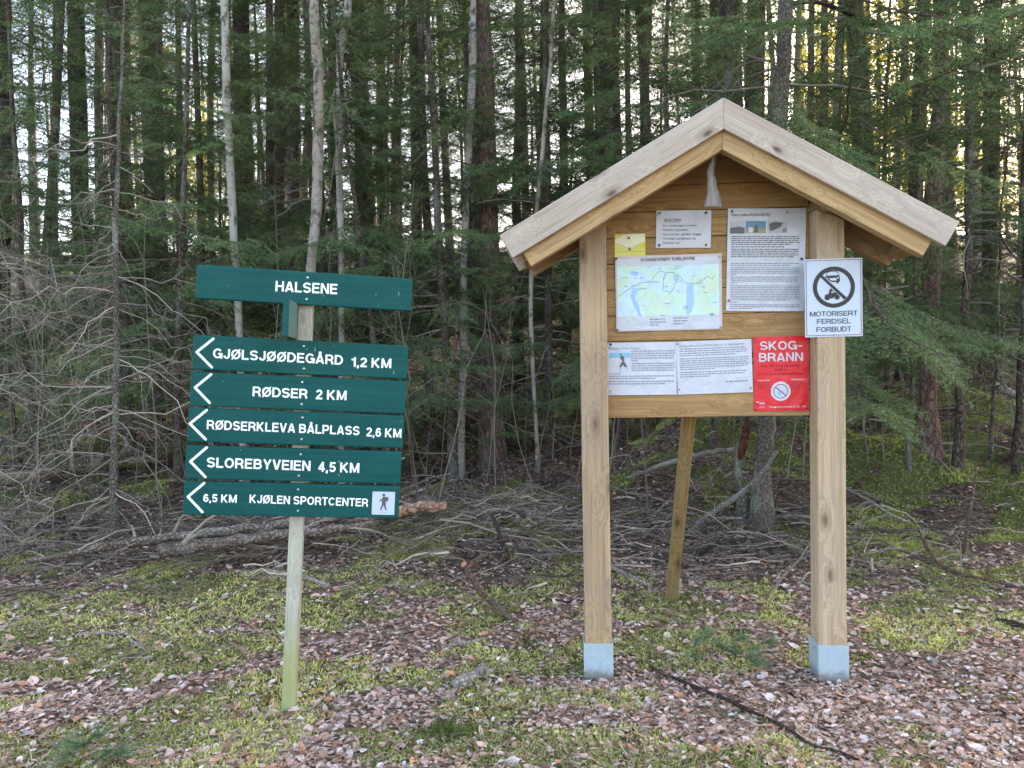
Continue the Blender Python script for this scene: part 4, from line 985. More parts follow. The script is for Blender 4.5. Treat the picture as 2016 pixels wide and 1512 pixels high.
def crown(h0, h1, dz, per, Lf, lod, keep=.85, pitch=(-.25, .2), tr=.05, tone=1.0):
    bag = Bag(); z = h0
    while z < h1:
        f = (z - h0) / (h1 - h0); a0 = U(0, 6.3)
        for k in range(per):
            if rng.random() > keep: continue
            az = a0 + k * 2 * math.pi / per + U(-.4, .4)
            put_branch(bag, lod, max(.25, Lf(f) * U(.6, 1.15)), (math.cos(az) * tr * (1 - f), math.sin(az) * tr * (1 - f), z + U(-.5, .5) * dz), az, U(*pitch) + .5 * f, U(-.3, .3), U(.8, 1.25) * tone)
        z += dz
    return bag.mesh('crown', M['needle'])
def trunk_mesh(path, rad, K=10, mat=None, noise=.06, flare=True):
    p = np.asarray(path, float); r = np.asarray(rad, float).copy()
    r = r * (1 + rng.normal(0, noise, len(r)))
    v, q = tubes(p[None], r[None], K)
    me = mesh_np('trunk', v, [q], mat, None, True); return me
def straight_trunk(H, r, mat, wob=.04):
    n = 16; z = np.concatenate([[-.3, 0, .12, .35], np.linspace(.8, H, n - 4)]); rr = r * np.clip(1 - z / H, 0.03, 1) ** .75; rr[:2] *= 1.45; rr[2] *= 1.25; rr[3] *= 1.08
    x = np.cumsum(rng.normal(0, wob / 3, n)); y = np.cumsum(rng.normal(0, wob / 3, n)); x -= x[1]; y -= y[1]
    path = np.stack([x, y, z], 1); return trunk_mesh(path, rr, 9, mat, .03), path

def limb_mesh(*a, **k):
    b = Bag(); radial_limbs(*a, bag=b, **k); return b.mesh('dead_branches', M['twig'])
POOL = {'tall_spruce': [], 'mid_spruce': [], 'young_spruce': [], 'far_pine': [], 'far_birch': [], 'sunlit': []}
for i in range(3):
    t, p = straight_trunk(20, .125, M['spruce_bark'])
    POOL['tall_spruce'].append(dict(trunk=t, dead_branches=limb_mesh(.8, 7.5, 62, .5, 1.5, trunk_path=p, nsub=4), crown=crown(6.0 + i * .5, 19.5, .42, 6, lambda f: 2.3 * (1 - f) ** .8 + .3, 'far', .9)))
for i in range(3):
    t, p = straight_trunk(9.5, .062, M['spruce_bark'])
    POOL['mid_spruce'].append(dict(trunk=t, dead_branches=limb_mesh(.3, 3.0, 46, .35, 1.0, trunk_path=p, nsub=5, base=(.24, .21, .18)), crown=crown(1.1 + .5 * i, 9.3, .32, 4, lambda f: 1.5 * (1 - f) ** .7 + .2, 'mid', .66, (-.4, .15))))
for i in range(3):
    t, p = straight_trunk(3.4, .026, M['spruce_bark'], .03)
    POOL['young_spruce'].append(dict(trunk=t, dead_branches=limb_mesh(.15, .9, 16, .2, .5, trunk_path=p, nsub=3, r=(.002, .004), trunk_r=.02), crown=crown(.35, 3.3, .19, 4, lambda f: .85 * (1 - f) ** .8 + .12, 'mid', .8, tr=.02)))
for i in range(2):
    t, p = straight_trunk(6.0, .035, M['spruce_bark'], .04)
    POOL.setdefault('bright_spruce', []).append(dict(trunk=t, dead_branches=limb_mesh(.2, 1.6, 26, .25, .7, trunk_path=p, nsub=4, r=(.002, .005), trunk_r=.03), crown=crown(1.0, 5.8, .27, 4, lambda f: 1.15 * (1 - f) ** .8 + .15, 'mid', .72, (-.35, .15), .03, 1.45)))
for i in range(2):
    t, p = straight_trunk(19, .15, M['far_bark'])
    POOL['far_pine'].append(dict(trunk=t, dead_branches=limb_mesh(3, 10, 22, .5, 1.6, trunk_path=p, nsub=3), crown=crown(10.5, 18.5, .5, 5, lambda f: 2.0 * (1 - f) ** .5 + .5, 'far', .8, (-.1, .5))))
    t, p = straight_trunk(15, .075, M['birch_bark'], .14)
    POOL['far_birch'].append(dict(trunk=t, dead_branches=limb_mesh(4, 14, 45, .7, 1.8, trunk_path=p, nsub=6, down=(.1, .9), sag=(.1, .5), base=(.10, .075, .065))))
for i in range(2):
    t, p = straight_trunk(8.5, .06, M['far_bark'], .10); b = Bag()
    N = 3800; cc = np.stack([rng.normal(0, .9, 26), rng.normal(0, .9, 26), U(2.2, 8.6, 26)], 1); k = rng.integers(0, 26, N)
    c = cc[k] + rng.normal(0, .38, (N, 3)); e1 = rng.normal(0, 1, (N, 3)); e1 /= np.linalg.norm(e1, axis=1, keepdims=True); e2 = np.cross(e1, rng.normal(0, 1, (N, 3))); e2 /= np.linalg.norm(e2, axis=1, keepdims=True)
    sz = U(.035, .075, N)[:, None]; v = np.stack([c - e1 * sz, c - e2 * sz * .6, c + e1 * sz, c + e2 * sz * .6], 1)
    tone = U(.6, 1.25, (N, 1)); col = np.repeat(np.array([[.40, .41, .13]]) * tone * np.array([1, 1, 1]), 4, 0)
    b.add(v.reshape(-1, 3), np.arange(N * 4).reshape(-1, 4), col)
    POOL['sunlit'].append(dict(trunk=t, dead_branches=limb_mesh(1.5, 8, 40, .5, 1.4, trunk_path=p, nsub=4, down=(.1, .8)), crown=b.mesh('crown', M['sunleaf'])))

def plant(pool, name, X, Y, sc, label, cat, group=None, lean=.02, bark_mat=None, sink=0.0, parts=('trunk', 'dead_branches', 'crown'), var=None):
    v = POOL[pool][rng.integers(0, len(POOL[pool])) if var is None else var % len(POOL[pool])]
    o = empty(name, (X, Y, ground(X, Y) - sink), (rng.normal(0, lean), rng.normal(0, lean), U(0, 6.28))); o.scale = (sc, sc, sc)
    for k in parts:
        if k in v: link(k, v[k], o)
    return tag(o, label, cat, group)

PATHS = {}
def tree_px(name, mat, pts, D, label, cat='tree', group=None, H=14, crown_pool=None, crown_z=1.0, dead=None, K=12, extra=None, base_hit=False, taper_top=.55, flare=1.3, noise=.05):
    """a trunk whose line is read off the photograph, at its real distance D"""
    pts = list(pts)
    if base_hit: b = hit(pts[-1][0], pts[-1][1]); D = b[1]
    W_ = np.array([[*at(x, y, D), w / 2 * D / F] for x, y, w in pts])[::-1]
    g = ground(W_[0][0], W_[0][1])
    if base_hit: W_[0, 2] = g
    elif W_[0, 2] > g:
        d = W_[0, :3] - W_[1, :3]; d = d / abs(d[2]); d[:2] *= .3; add = W_[0, :3] + d * (W_[0, 2] - g); W_ = np.vstack([[*add[:2], g, W_[0, 3] * 1.15], W_])
    base = W_[0, :3].copy()
    W_[0, 3] *= flare
    foot = W_[0].copy(); foot[2] -= .25; foot[3] *= 1.15
    W_ = np.vstack([foot, W_])
    top = W_[-1]; hh = base[2] + H - top[2]
    if hh > .3:
        d = W_[-1, :3] - W_[-3, :3]; d = d / abs(d[2]); d[:2] = np.clip(d[:2], -.06, .06); d[2] = 1
        for f in (.35, .7, 1.0): e = top.copy(); e[:3] = top[:3] + d * hh * f; e[3] = top[3] * (1 - f * taper_top * 1.6 if f < 1 else .08); e[3] = max(e[3], .006); W_ = np.vstack([W_, e])
    path = smooth_path(W_, max(18, len(W_) * 3)); path[:, 3] = np.maximum(path[:, 3], .003)
    loc = path[:, :3] - base
    o = empty(name, base); tag(o, label, cat, group)
    loc[1:, 1] += rng.normal(0, .012, len(loc) - 1)
    link('trunk', trunk_mesh(loc, path[:, 3], K, mat, noise), o)
    tp = loc[np.argsort(loc[:, 2])]; PATHS[o.name] = tp
    if dead:
        b = Bag(); radial_limbs(bag=b, trunk_path=tp, **dead); link('dead_branches', b.mesh('dead_branches', M['twig']), o)
    if crown_pool:
        v = POOL[crown_pool][rng.integers(0, len(POOL[crown_pool]))]
        c = link('crown', v['crown'], o); c.rotation_euler = (0, 0, U(0, 6.28)); c.scale = (crown_z, crown_z, crown_z); zz = 10; c.location = (np.interp(zz, tp[:, 2], tp[:, 0]), np.interp(zz, tp[:, 2], tp[:, 1]), 0)
    if extra:
        for lp, D2, mname in extra:
            q = np.array([[*at(x, y, D2 if np.isscalar(D2) else np.interp(i, [0, len(lp) - 1], D2)), w / 2 * D / F] for i, (x, y, w) in enumerate(lp)]); q = smooth_path(q, 22); q[:, :3] -= base
            bb = Bag(); bb.tubes(q[None, :, :3], np.maximum(q[None, :, 3], .0015), 6, np.array(mname))
            n = 16; idx = rng.integers(3, 20, n); d = q[idx + 1, :3] - q[idx, :3]; d /= np.linalg.norm(d, axis=1, keepdims=True) + 1e-9
            sd = rng.normal(0, 1, (n, 3)); sd[:, 2] -= .3; dd = d * .7 + sd * .5; dd /= np.linalg.norm(dd, axis=1, keepdims=True)
            limbs(q[idx, :3], dd, U(.15, .5, n), q[idx, 3] * .4 + .001, U(0, .5, n), 3, bb, np.tile(np.array(mname), (n, 1)), 1)
            link('limb', bb.mesh('limb', M['twig'], True), o)
    return o

# ------------------------------------------------------------------ trees read off the photograph
DK = (.055, .045, .038); PALE = (.30, .265, .225)
dl = lambda n, a, b, **k: dict(dict(h0=a, h1=b, n=int(n * 1.5), L0=.4, L1=1.3, trunk_r=.06, nsub=4, base=(.21, .185, .16)), **k)
tree_px('spruce_tree', M['dark_bark'], [(6, 0, 26), (8, 300, 27), (4, 640, 29)], 9, 'dark spruce trunk cut off by the left edge of the photo', H=15, dead=dl(20, .8, 7), crown_pool='tall_spruce')
tree_px('spruce_tree', M['dark_bark'], [(147, 0, 30), (156, 300, 34), (165, 520, 37), (172, 780, 42)], 9.5, 'dark thick trunk leaning slightly, second from the left edge', H=16, dead=dl(24, .8, 8), crown_pool='tall_spruce')
tree_px('spruce_tree', M['spruce_bark'], [(230, 0, 17), (234, 280, 18), (240, 480, 20), (246, 760, 24)], 10.5, 'grey lichen-spotted trunk right behind the thin dead spruce', H=15, dead=dl(20, .8, 8), crown_pool='tall_spruce')
tree_px('pine_tree', M['dark_bark'], [(290, 0, 22), (295, 250, 23), (296, 480, 25), (292, 760, 30)], 11.5, 'dark reddish trunk a third of the way from left edge to sign', H=16, dead=dl(12, 2, 8), crown_pool='far_pine')
tree_px('spruce_tree', M['spruce_bark'], [(312, 0, 12), (316, 300, 14), (318, 600, 16), (316, 900, 19)], 8.6, 'slim grey trunk standing close beside the dark reddish trunk', H=12, dead=dl(22, .5, 6), crown_pool='mid_spruce')
tree_px('birch_tree', M['birch_bark'], [(442, 0, 15), (447, 200, 16), (458, 420, 15), (471, 640, 14), (480, 900, 16)], 6.5, 'slender white birch rising behind the left end of the green sign', H=11)
tree_px('spruce_tree', M['dark_bark'], [(474, 0, 30), (480, 300, 32), (486, 600, 34)], 11, 'broad dark trunk just right of the slender birch behind the sign', H=16, dead=dl(20, 1, 8), crown_pool='tall_spruce')
tree_px('birch_tree', M['birch_tan'], [(618, 0, 20), (627, 150, 20), (626, 300, 22), (619, 470, 20), (605, 620, 21), (598, 900, 24)], 6.2, 'stout tan-barked birch with dark marks directly behind the sign post', H=12)
tree_px('pine_tree', M['pine_bark'], [(604, 60, 11), (611, 300, 13), (632, 620, 22), (634, 860, 26)], 9.5, 'reddish trunk showing beside the post between the upper sign boards', H=15, crown_pool='far_pine')
tree_px('birch_tree', M['birch_bark'], [(686, 0, 14), (678, 50, 16), (668, 140, 14), (670, 250, 14), (667, 330, 13), (672, 480, 13), (672, 900, 14)], 6.7, 'crooked white birch to the right of the tan-barked birch', H=11,
        extra=[([(661, 175, 4), (654, 200, 5), (659, 235, 6), (664, 300, 5), (668, 400, 4)], 6.6, PALE)])
tree_px('birch_tree', M['birch_bark'], [(932, 0, 12), (931, 60, 14), (930, 150, 15), (922, 300, 15), (917, 420, 14), (912, 560, 15), (914, 650, 16), (909, 800, 14), (908, 940, 13)], None, 'slender white birch in the gap between the sign and the roofed board', H=11, base_hit=True)
tree_px('pine_tree', M['pine_bark'], [(951, 0, 27), (955, 120, 33), (957, 250, 37), (962, 400, 38), (966, 600, 40), (967, 780, 43), (969, 905, 48)], None, 'tall reddish pine with flaky bark right behind the white birch', H=17, base_hit=True, crown_pool='far_pine', dead=dl(10, 1, 6))
tree_px('birch_tree', M['birch_tan'], [(1086, 100, 7), (1076, 200, 8), (1068, 300, 8), (1046, 540, 9), (1048, 700, 8), (1056, 850, 8), (1060, 930, 9)], None, 'very thin crooked birch left of the roofed board', H=8, base_hit=True, dead=dl(10, .6, 4, L1=.8))
tree_px('spruce_tree', M['spruce_bark'], [(1195, 0, 32), (1200, 200, 40), (1205, 420, 46), (1210, 700, 50)], 9.5, 'thick dark spruce rising behind the left slope of the roof', H=18, dead=dl(34, 1, 9), crown_pool='tall_spruce')
tree_px('spruce_tree', M['spruce_bark'], [(1172, 0, 12), (1173, 80, 10), (1177, 330, 10), (1180, 600, 11)], 8.8, 'thin grey trunk just left of the thick spruce behind the roof', H=9, dead=dl(12, 1, 7, L1=.7))
tree_px('spruce_tree', M['spruce_bark'], [(1278, 0, 14), (1270, 200, 15), (1264, 400, 17)], 13, 'slender grey trunk behind the middle of the left roof slope', H=15, crown_pool='tall_spruce')
tree_px('spruce_tree', M['dark_bark'], [(1374, 0, 10), (1374, 100, 11), (1371, 250, 12), (1368, 500, 13)], 9, 'thin dark trunk standing behind the roof just left of its peak', H=11, dead=dl(14, 1, 8, L1=.8))
tree_px('spruce_tree', M['dark_bark'], [(1435, 0, 36), (1431, 100, 38), (1426, 200, 40), (1420, 500, 44)], 9.3, 'thick dark trunk rising straight above the roof peak', H=18, dead=dl(24, 2, 9), crown_pool='tall_spruce')
tree_px('spruce_tree', M['spruce_bark'], [(1500, 0, 14), (1498, 100, 15), (1495, 300, 17)], 11.5, 'slim trunk between the two thick trunks above the roof peak', H=14, crown_pool='tall_spruce', dead=dl(14, 1, 8))
tree_px('spruce_tree', M['grey_bark'], [(1547, 0, 29), (1540, 150, 31), (1534, 250, 32), (1521, 500, 34), (1512, 780, 35), (1508, 850, 35), (1503, 930, 36), (1499, 1035, 40)], None, 'grey trunk seen under the board and again above the right roof slope', H=12, base_hit=True, dead=dl(26, 2.2, 8), crown_pool='mid_spruce',
        extra=[([(1552, 8, 9), (1610, 4, 9), (1660, 22, 9), (1730, 48, 10), (1800, 60, 9), (1855, 60, 8), (1905, 42, 6), (1950, 6, 4)], (5.4, 6.2), DK), ([(1555, 168, 6), (1600, 162, 6), (1660, 176, 5), (1720, 182, 4), (1770, 205, 5), (1785, 240, 5), (1770, 250, 3)], (5.4, 6.5), DK),
               ([(1800, 60, 6), (1860, 62, 5), (1930, 88, 5), (2030, 128, 4)], (6, 6.4), DK)])
tree_px('pine_tree', M['pine_bark'], [(1852, 100, 22), (1846, 240, 28), (1838, 400, 33), (1833, 560, 34), (1828, 700, 35), (1825, 800, 38), (1829, 888, 46)], None, 'reddish pine with deeply cracked bark right of the white enamel sign', H=15, base_hit=True, dead=dl(14, 1, 7), crown_pool='far_pine', flare=1.2,
        extra=[([(1660, 316, 5), (1720, 318, 6), (1790, 326, 5), (1850, 326, 5), (1920, 318, 4), (2030, 262, 3)], 6.8, DK)])
tree_px('spruce_tree', M['spruce_bark'], [(1914, 0, 12), (1908, 300, 14), (1902, 560, 14), (1895, 680, 15), (1889, 800, 16), (1886, 920, 19)], None, 'slim straight spruce trunk right of the reddish pine', H=10, base_hit=True, dead=dl(30, .6, 6, L1=1.2), crown_pool='mid_spruce')
tree_px('spruce_tree', M['dark_bark'], [(1806, 200, 17), (1798, 400, 18), (1791, 560, 19), (1782, 640, 20), (1772, 740, 21), (1766, 835, 24)], 8.8, 'dark trunk with a slight bend left of the reddish pine', H=12, dead=dl(20, .8, 7), crown_pool='mid_spruce')
tree_px('spruce_tree', M['dark_bark'], [(1740, 300, 8), (1732, 520, 8), (1724, 650, 9), (1717, 785, 10)], 8, 'thin dark stem just right of the white enamel sign', H=6, dead=dl(16, .5, 5, L1=.8))
tree_px('young_tree', M['spruce_bark'], [(1802, 520, 6), (1799, 640, 6), (1795, 760, 7), (1789, 925, 8)], None, 'very thin stem standing in front of the reddish pine', H=4.5, base_hit=True, dead=dl(8, .5, 3, L1=.5))
tree_px('spruce_tree', M['dark_bark'], [(1952, 300, 24), (1947, 560, 26), (1942, 700, 27), (1936, 830, 30)], 10, 'broad grey trunk near the right edge behind the slim stems', H=15, dead=dl(20, .8, 8), crown_pool='tall_spruce')
tree_px('young_tree', M['spruce_bark'], [(1966, 560, 5), (1960, 700, 5), (1953, 800, 6), (1946, 915, 7)], None, 'thin bare stem in front of the broad trunk near the right edge', H=4, base_hit=True, dead=dl(10, .4, 3, L1=.6))
tree_px('young_tree', M['dark_bark'], [(2020, 300, 8), (2014, 560, 9), (2008, 700, 9), (1996, 935, 11)], None, 'slim dark leaning stem closest to the right edge', H=6, base_hit=True, dead=dl(14, .4, 5, L1=.8))
tree_px('spruce_tree', M['spruce_bark'], [(1410, 780, 17), (1408, 830, 17), (1406, 885, 20)], None, 'grey trunk foot seen under the board right of the brace', H=12, base_hit=True, dead=dl(10, 1, 6), crown_pool='mid_spruce')
# far pale trunks against the bright sky on the right
for pts, mt, lb, D in [([(1574, 0, 11), (1568, 180, 11), (1560, 500, 13)], 'birch_bark', 'pale far birch in the bright gap just right of the grey trunk', 17),
                       ([(1598, 60, 12), (1596, 200, 13), (1590, 500, 14)], 'far_bark', 'forked far trunk in the bright gap above the right roof slope', 18),
                       ([(1658, 0, 15), (1650, 160, 16), (1640, 500, 17)], 'birch_bark', 'pale far birch in the middle of the bright gap', 16),
                       ([(1784, 0, 10), (1778, 150, 11), (1770, 260, 11), (1765, 500, 12)], 'birch_bark', 'thin pale far birch right of the bright gap', 18),
                       ([(1818, 0, 24), (1814, 150, 25), (1806, 300, 27), (1800, 500, 28)], 'far_bark', 'thick greyish far trunk right of the bright gap', 15),
                       ([(1708, 0, 8), (1708, 200, 8), (1706, 400, 9)], 'far_bark', 'thin pinkish far trunk in the bright gap', 22),
                       ([(1730, 0, 7), (1730, 170, 8), (1729, 400, 8)], 'far_bark', 'second thin pinkish far trunk in the bright gap', 23),
                       ([(62, 0, 9), (60, 200, 9), (64, 500, 10)], 'birch_bark', 'pale far birch in the bright gap at the upper left', 19),
                       ([(110, 0, 10), (108, 250, 11), (110, 500, 12)], 'far_bark', 'pale grey far trunk between the two leftmost dark trunks', 17),
                       ([(196, 0, 14), (194, 200, 15), (196, 420, 16)], 'far_bark', 'brownish far trunk left of the lichen-spotted trunk', 16),
                       ([(420, 0, 12), (414, 200, 13), (418, 500, 14)], 'far_bark', 'pale grey far trunk left of the slender birch behind the sign', 14),
                       ([(786, 0, 12), (782, 150, 11), (776, 300, 12)], 'far_bark', 'thin grey far trunk between the crooked birch and the reddish pine', 12),
                       ([(712, 0, 16), (708, 200, 17), (706, 450, 18)], 'dark_bark', 'dark far trunk right of the crooked white birch', 13),
                       ([(828, 120, 13), (826, 300, 14), (824, 500, 15)], 'dark_bark', 'dark far trunk between the dark one and the white birch', 14)]:
    ex = [([(1595, 90, 7), (1586, 45, 5), (1566, 22, 4), (1560, -10, 3)], D, (.2, .17, .14)), ([(1600, 88, 6), (1622, 60, 5), (1638, 10, 4), (1642, -20, 3)], D, (.2, .17, .14))] if 'forked' in lb else None
    tree_px('birch_tree' if 'birch' in lb else 'far_tree', M[mt], pts, D, lb, H=16, extra=ex, group='pale trunks in front of the bright sky' if D > 14 else None)

# thin dead spruce with pale bare branches, left of the sign
b0 = hit(228, 1062); Dd = b0[1]
ds_ = tree_px('dead_spruce', M['grey_bark'], [(240, 120, 5), (236, 250, 7), (230, 400, 9), (228, 600, 11), (226, 800, 13), (227, 1062, 17)], None, 'thin dead spruce with pale bare branches spreading left of the sign', H=4.2, base_hit=True, taper_top=.6)
bg_ = Bag(); n = 100
zz = np.concatenate([U(.12, 1.7, 80), U(1.7, 2.6, 20)]); tp_ = PATHS[ds_.name]; az = np.where(rng.random(n) < .68, U(math.pi * .72, math.pi * 1.42, n), U(-.7, .6, n)); el = U(-.55, .35, n)
dd = np.stack([np.cos(az) * np.cos(el), np.sin(az) * np.cos(el), np.sin(el)], 1); oo = np.stack([np.interp(zz, tp_[:, 2], tp_[:, 0]), np.interp(zz, tp_[:, 2], tp_[:, 1]), zz], 1)
limbs(oo, dd, U(.2, 1.0, n) * np.where(zz > 1.7, .7, 1), U(.0018, .0052, n), U(-.1, .8, n), 7, bg_, np.array([[.36, .31, .265]]) * U(.35, 1.3, (n, 1)), 2, 10, 5, .34, .10)
link('dead_branches', bg_.mesh('dead_branches', M['twig']), ds_)
d2 = tree_px('dead_spruce', M['grey_bark'], [(-60, 500, 9), (-64, 800, 12), (-66, 1060, 16)], None, 'dead spruce skeleton whose pale branches reach in from the left edge', H=2.6, base_hit=True, taper_top=.6)
bg_ = Bag(); n = 60; zz = U(.15, 2.2, n); tp_ = PATHS[d2.name]; az = U(-1.1, 1.1, n); el = U(-.5, .4, n)
oo = np.stack([np.interp(zz, tp_[:, 2], tp_[:, 0]), np.interp(zz, tp_[:, 2], tp_[:, 1]), zz], 1); dd = np.stack([np.cos(az) * np.cos(el), np.sin(az) * np.cos(el), np.sin(el)], 1)
limbs(oo, dd, U(.3, 1.1, n), U(.0018, .005, n), U(-.1, .8, n), 7, bg_, np.array([[.36, .31, .265]]) * U(.35, 1.3, (n, 1)), 2, 10, 5, .34, .10)
link('dead_branches', bg_.mesh('dead_branches', M['twig']), d2)
# broken rotten stump
st = hit(1462, 1028); D = st[1]
tree_px('broken_stump', M['grey_bark'], [(1470, 800, 10), (1468, 845, 17), (1457, 885, 21), (1452, 930, 17), (1460, 965, 18), (1464, 1028, 26)], None, 'crooked broken stump with rotten top, left of the grey trunk under the board', 'stump', H=1.0, base_hit=True, taper_top=.4, noise=.13)
rot = smooth_path([[*at(1471, 818, D - .06), .010], [*at(1468, 850, D - .06), .026], [*at(1461, 885, D - .055), .028], [*at(1456, 905, D - .05), .012]], 10)
v, q = tubes(rot[None, :, :3], rot[None, :, 3], 8); so = [o for o in COL.objects if o.name.startswith('broken_stump')][0]
ro = link('rotten_wood', mesh_np('rotten_wood', v - np.array(so.location), [q], M['rotwood'], None, True), so)

# ------------------------------------------------------------------ spruces that carry the green sprays
yl = [  # pool, px, distance, scale, label
    ('mid_spruce', 70, 8.2, 1.0, 'green spruce with drooping branches at the upper left'),
    ('mid_spruce', 330, 9.0, 1.0, 'leafy green spruce between the dark reddish trunk and slender birch'),
    ('mid_spruce', 395, 7.6, .8, 'bright green spruce above the left end of the green sign'),
    ('mid_spruce', 545, 8.4, 1.0, 'dense green spruce left of the tan-barked birch'),
    ('mid_spruce', 735, 8.0, 1.0, 'green spruce with hanging sprays above the right end of the sign'),
    ('mid_spruce', 842, 7.4, .85, 'green spruce left of the white birch in the gap'),
    ('mid_spruce', 1022, 8.6, 1.0, 'green spruce right of the tall reddish pine'),
    ('mid_spruce', 1118, 9.4, 1.0, 'dark green spruce left of the thick spruce behind the roof'),
    ('mid_spruce', 1300, 7.2, .85, 'green spruce with sprays hanging over the left roof slope'),
    ('mid_spruce', 1472, 8.4, .8, 'green spruce just right of the roof peak'),
    ('mid_spruce', 1625, 8.8, .5, 'low green spruce above the right roof slope'),
    ('mid_spruce', 2010, 9.2, .9, 'dark green spruce filling the upper right corner'),
    ('mid_spruce', 1935, 9.8, .8, 'green spruce behind the slim straight trunk at right'),
    ('mid_spruce', 660, 11.5, 1.0, 'green spruce behind the two birches above the sign'),
    ('mid_spruce', 930, 11.5, 1.0, 'green spruce in the depth behind the reddish pine'),
    ('mid_spruce', 1240, 11, 1.0, 'green spruce behind the thick spruce and left roof slope'),
    ('mid_spruce', 250, 7.0, .75, 'bright green spruce behind the top of the thin dead spruce'),
    ('mid_spruce', 640, 7.4, .9, 'green spruce directly between the tan-barked birch and the crooked birch'),
    ('mid_spruce', 885, 6.6, .7, 'low green spruce touching the left side of the white birch'),
    ('mid_spruce', 1075, 7.0, .7, 'green spruce behind the very thin crooked birch'),
    ('mid_spruce', 1215, 7.6, .9, 'green spruce in front of the thick spruce behind the roof'),
    ('bright_spruce', 338, 6.3, .95, 'fresh green spruce between the thin dead spruce and slender birch'),
    ('bright_spruce', 755, 6.6, .9, 'fresh green spruce above and right of the HALSENE board'),
    ('bright_spruce', 1310, 6.4, .95, 'fresh green spruce peeking over the left roof slope'),
    ('bright_spruce', 1490, 7.0, .85, 'fresh green spruce peeking over the right roof slope by the peak'),
    ('bright_spruce', 60, 7.2, 1.0, 'fresh green spruce at the far left behind the pale dead branches'),
    ('young_spruce', 30, 7.0, .9, 'young green spruce low at the left edge'),
    ('young_spruce', 735, 7.6, 1.1, 'young spruce just right of the upper sign boards'),
    ('young_spruce', 1010, 7.8, 1.1, 'young spruce under the left eave of the roof'),
    ('young_spruce', 1110, 9.2, 1.2, 'young spruce between left eave and left post'),
    ('young_spruce', 1745, 8.6, .75, 'young spruce behind the right post below the enamel sign'),
    ('young_spruce', 1880, 10.5, 1.1, 'young spruce in the dark behind the slim straight trunk'),
    ('young_spruce', 440, 7.5, 1.1, 'young spruce behind the left end of the sign boards'),
    ('young_spruce', 2010, 8.5, 1.2, 'young spruce at the right edge'),
    ('young_spruce', 120, 9.5, 1.2, 'young spruce behind the dead branches at the left')]
for pool, px, Y, sc, lb in yl:
    p = at(px, 700, Y); plant(pool, 'young_spruce' if pool == 'young_spruce' else 'green_spruce', p[0], Y, sc, lb, 'tree', 'green spruces of the near forest', .03)
# tiny spruce at the foot of the sign
p = hit(828, 935); o = empty('spruce_seedling', p); tag(o, 'tiny green spruce seedling right of the lowest sign boards', 'seedling')
bb = Bag()
for k in range(9): put_branch(bb, 'near', U(.16, .34), (0, 0, .05 + .035 * k), k * 2.4, U(-.1, .4) + .05 * k, 0, 1.1)
link('crown', bb.mesh('crown', M['needle']), o)

# ------------------------------------------------------------------ the forest behind
def gap(px): return max(math.exp(-((px - 120) / 110) ** 2), math.exp(-((px - 1690) / 190) ** 2))
placed = []
def free(X, Y, d):
    for a, b in placed:
        if (a - X) ** 2 + (b - Y) ** 2 < d * d: return False
    placed.append((X, Y)); return True
cnt = 0; tries = 0
LB = {'tall_spruce': ('spruce_tree', 'tall spruce trunk with dead side branches in the crowded forest background'), 'far_pine': ('pine_tree', 'bare-trunked pine in the crowded forest background'),
      'far_birch': ('birch_tree', 'slim bare birch in the crowded forest background'), 'mid_spruce': ('spruce_tree', 'half-grown green spruce in the crowded forest background'), 'young_spruce': ('young_spruce', 'small green spruce low in the crowded forest background')}
while cnt < 185 and tries < 6000:
    tries += 1
    Y = 11 + 40 * rng.random() ** 1.15; X = U(-1, 1) * (.74 * Y + 3); px = 1008 + 1515 * X / Y
    g_ = gap(px)
    if rng.random() < g_ * .75: continue
    if not 520 < px < 1480 and rng.random() < .15: continue
    if not free(X, Y, 1.0 + .012 * Y): continue
    r = rng.random()
    pool = 'tall_spruce' if r < .50 else 'far_pine' if r < .64 else 'far_birch' if r < .72 else 'mid_spruce' if r < .93 else 'young_spruce'
    if Y > 25 and pool == 'tall_spruce' and rng.random() < .6: pool = 'far_pine' if rng.random() < .5 else 'mid_spruce'
    if g_ > .3 and pool in ('tall_spruce', 'mid_spruce'): pool = 'far_pine' if rng.random() < .6 else 'far_birch'
    nm, lb = LB[pool]
    plant(pool, nm, X, Y, U(.75, 1.15) * (1.2 if pool == 'mid_spruce' and Y > 20 else 1), lb, 'tree', 'trees of the crowded forest background', .025); cnt += 1
# unseen trees added beside the frame to keep the low sun off the clearing
for i in range(60):
    Y = U(5, 26); X = Y * .965 + U(-5.0, 5.0) * (.6 + Y / 24)
    if abs(X) < .76 * Y + .8: continue
    if not free(X, Y, .8): continue
    plant('tall_spruce', 'spruce_tree', X, Y, U(.85, 1.1), LB['tall_spruce'][1], 'tree', 'trees of the crowded forest background', .02)
for i in range(24):
    px = random.choice([330, 400, 460, 1750, 1850, 1640, 1700, 1760, 1850, 1930, 1980, 1600]) + U(-50, 50); Y = U(20, 42); p = at(px, 600, Y)
    if not free(p[0], Y, .9): continue
    plant('sunlit', 'leafy_tree', p[0], Y, U(.7, 1.2), 'small yellow-green leafy tree glowing in the sun far back in the forest', 'tree', 'sunlit leafy trees far back', .05)

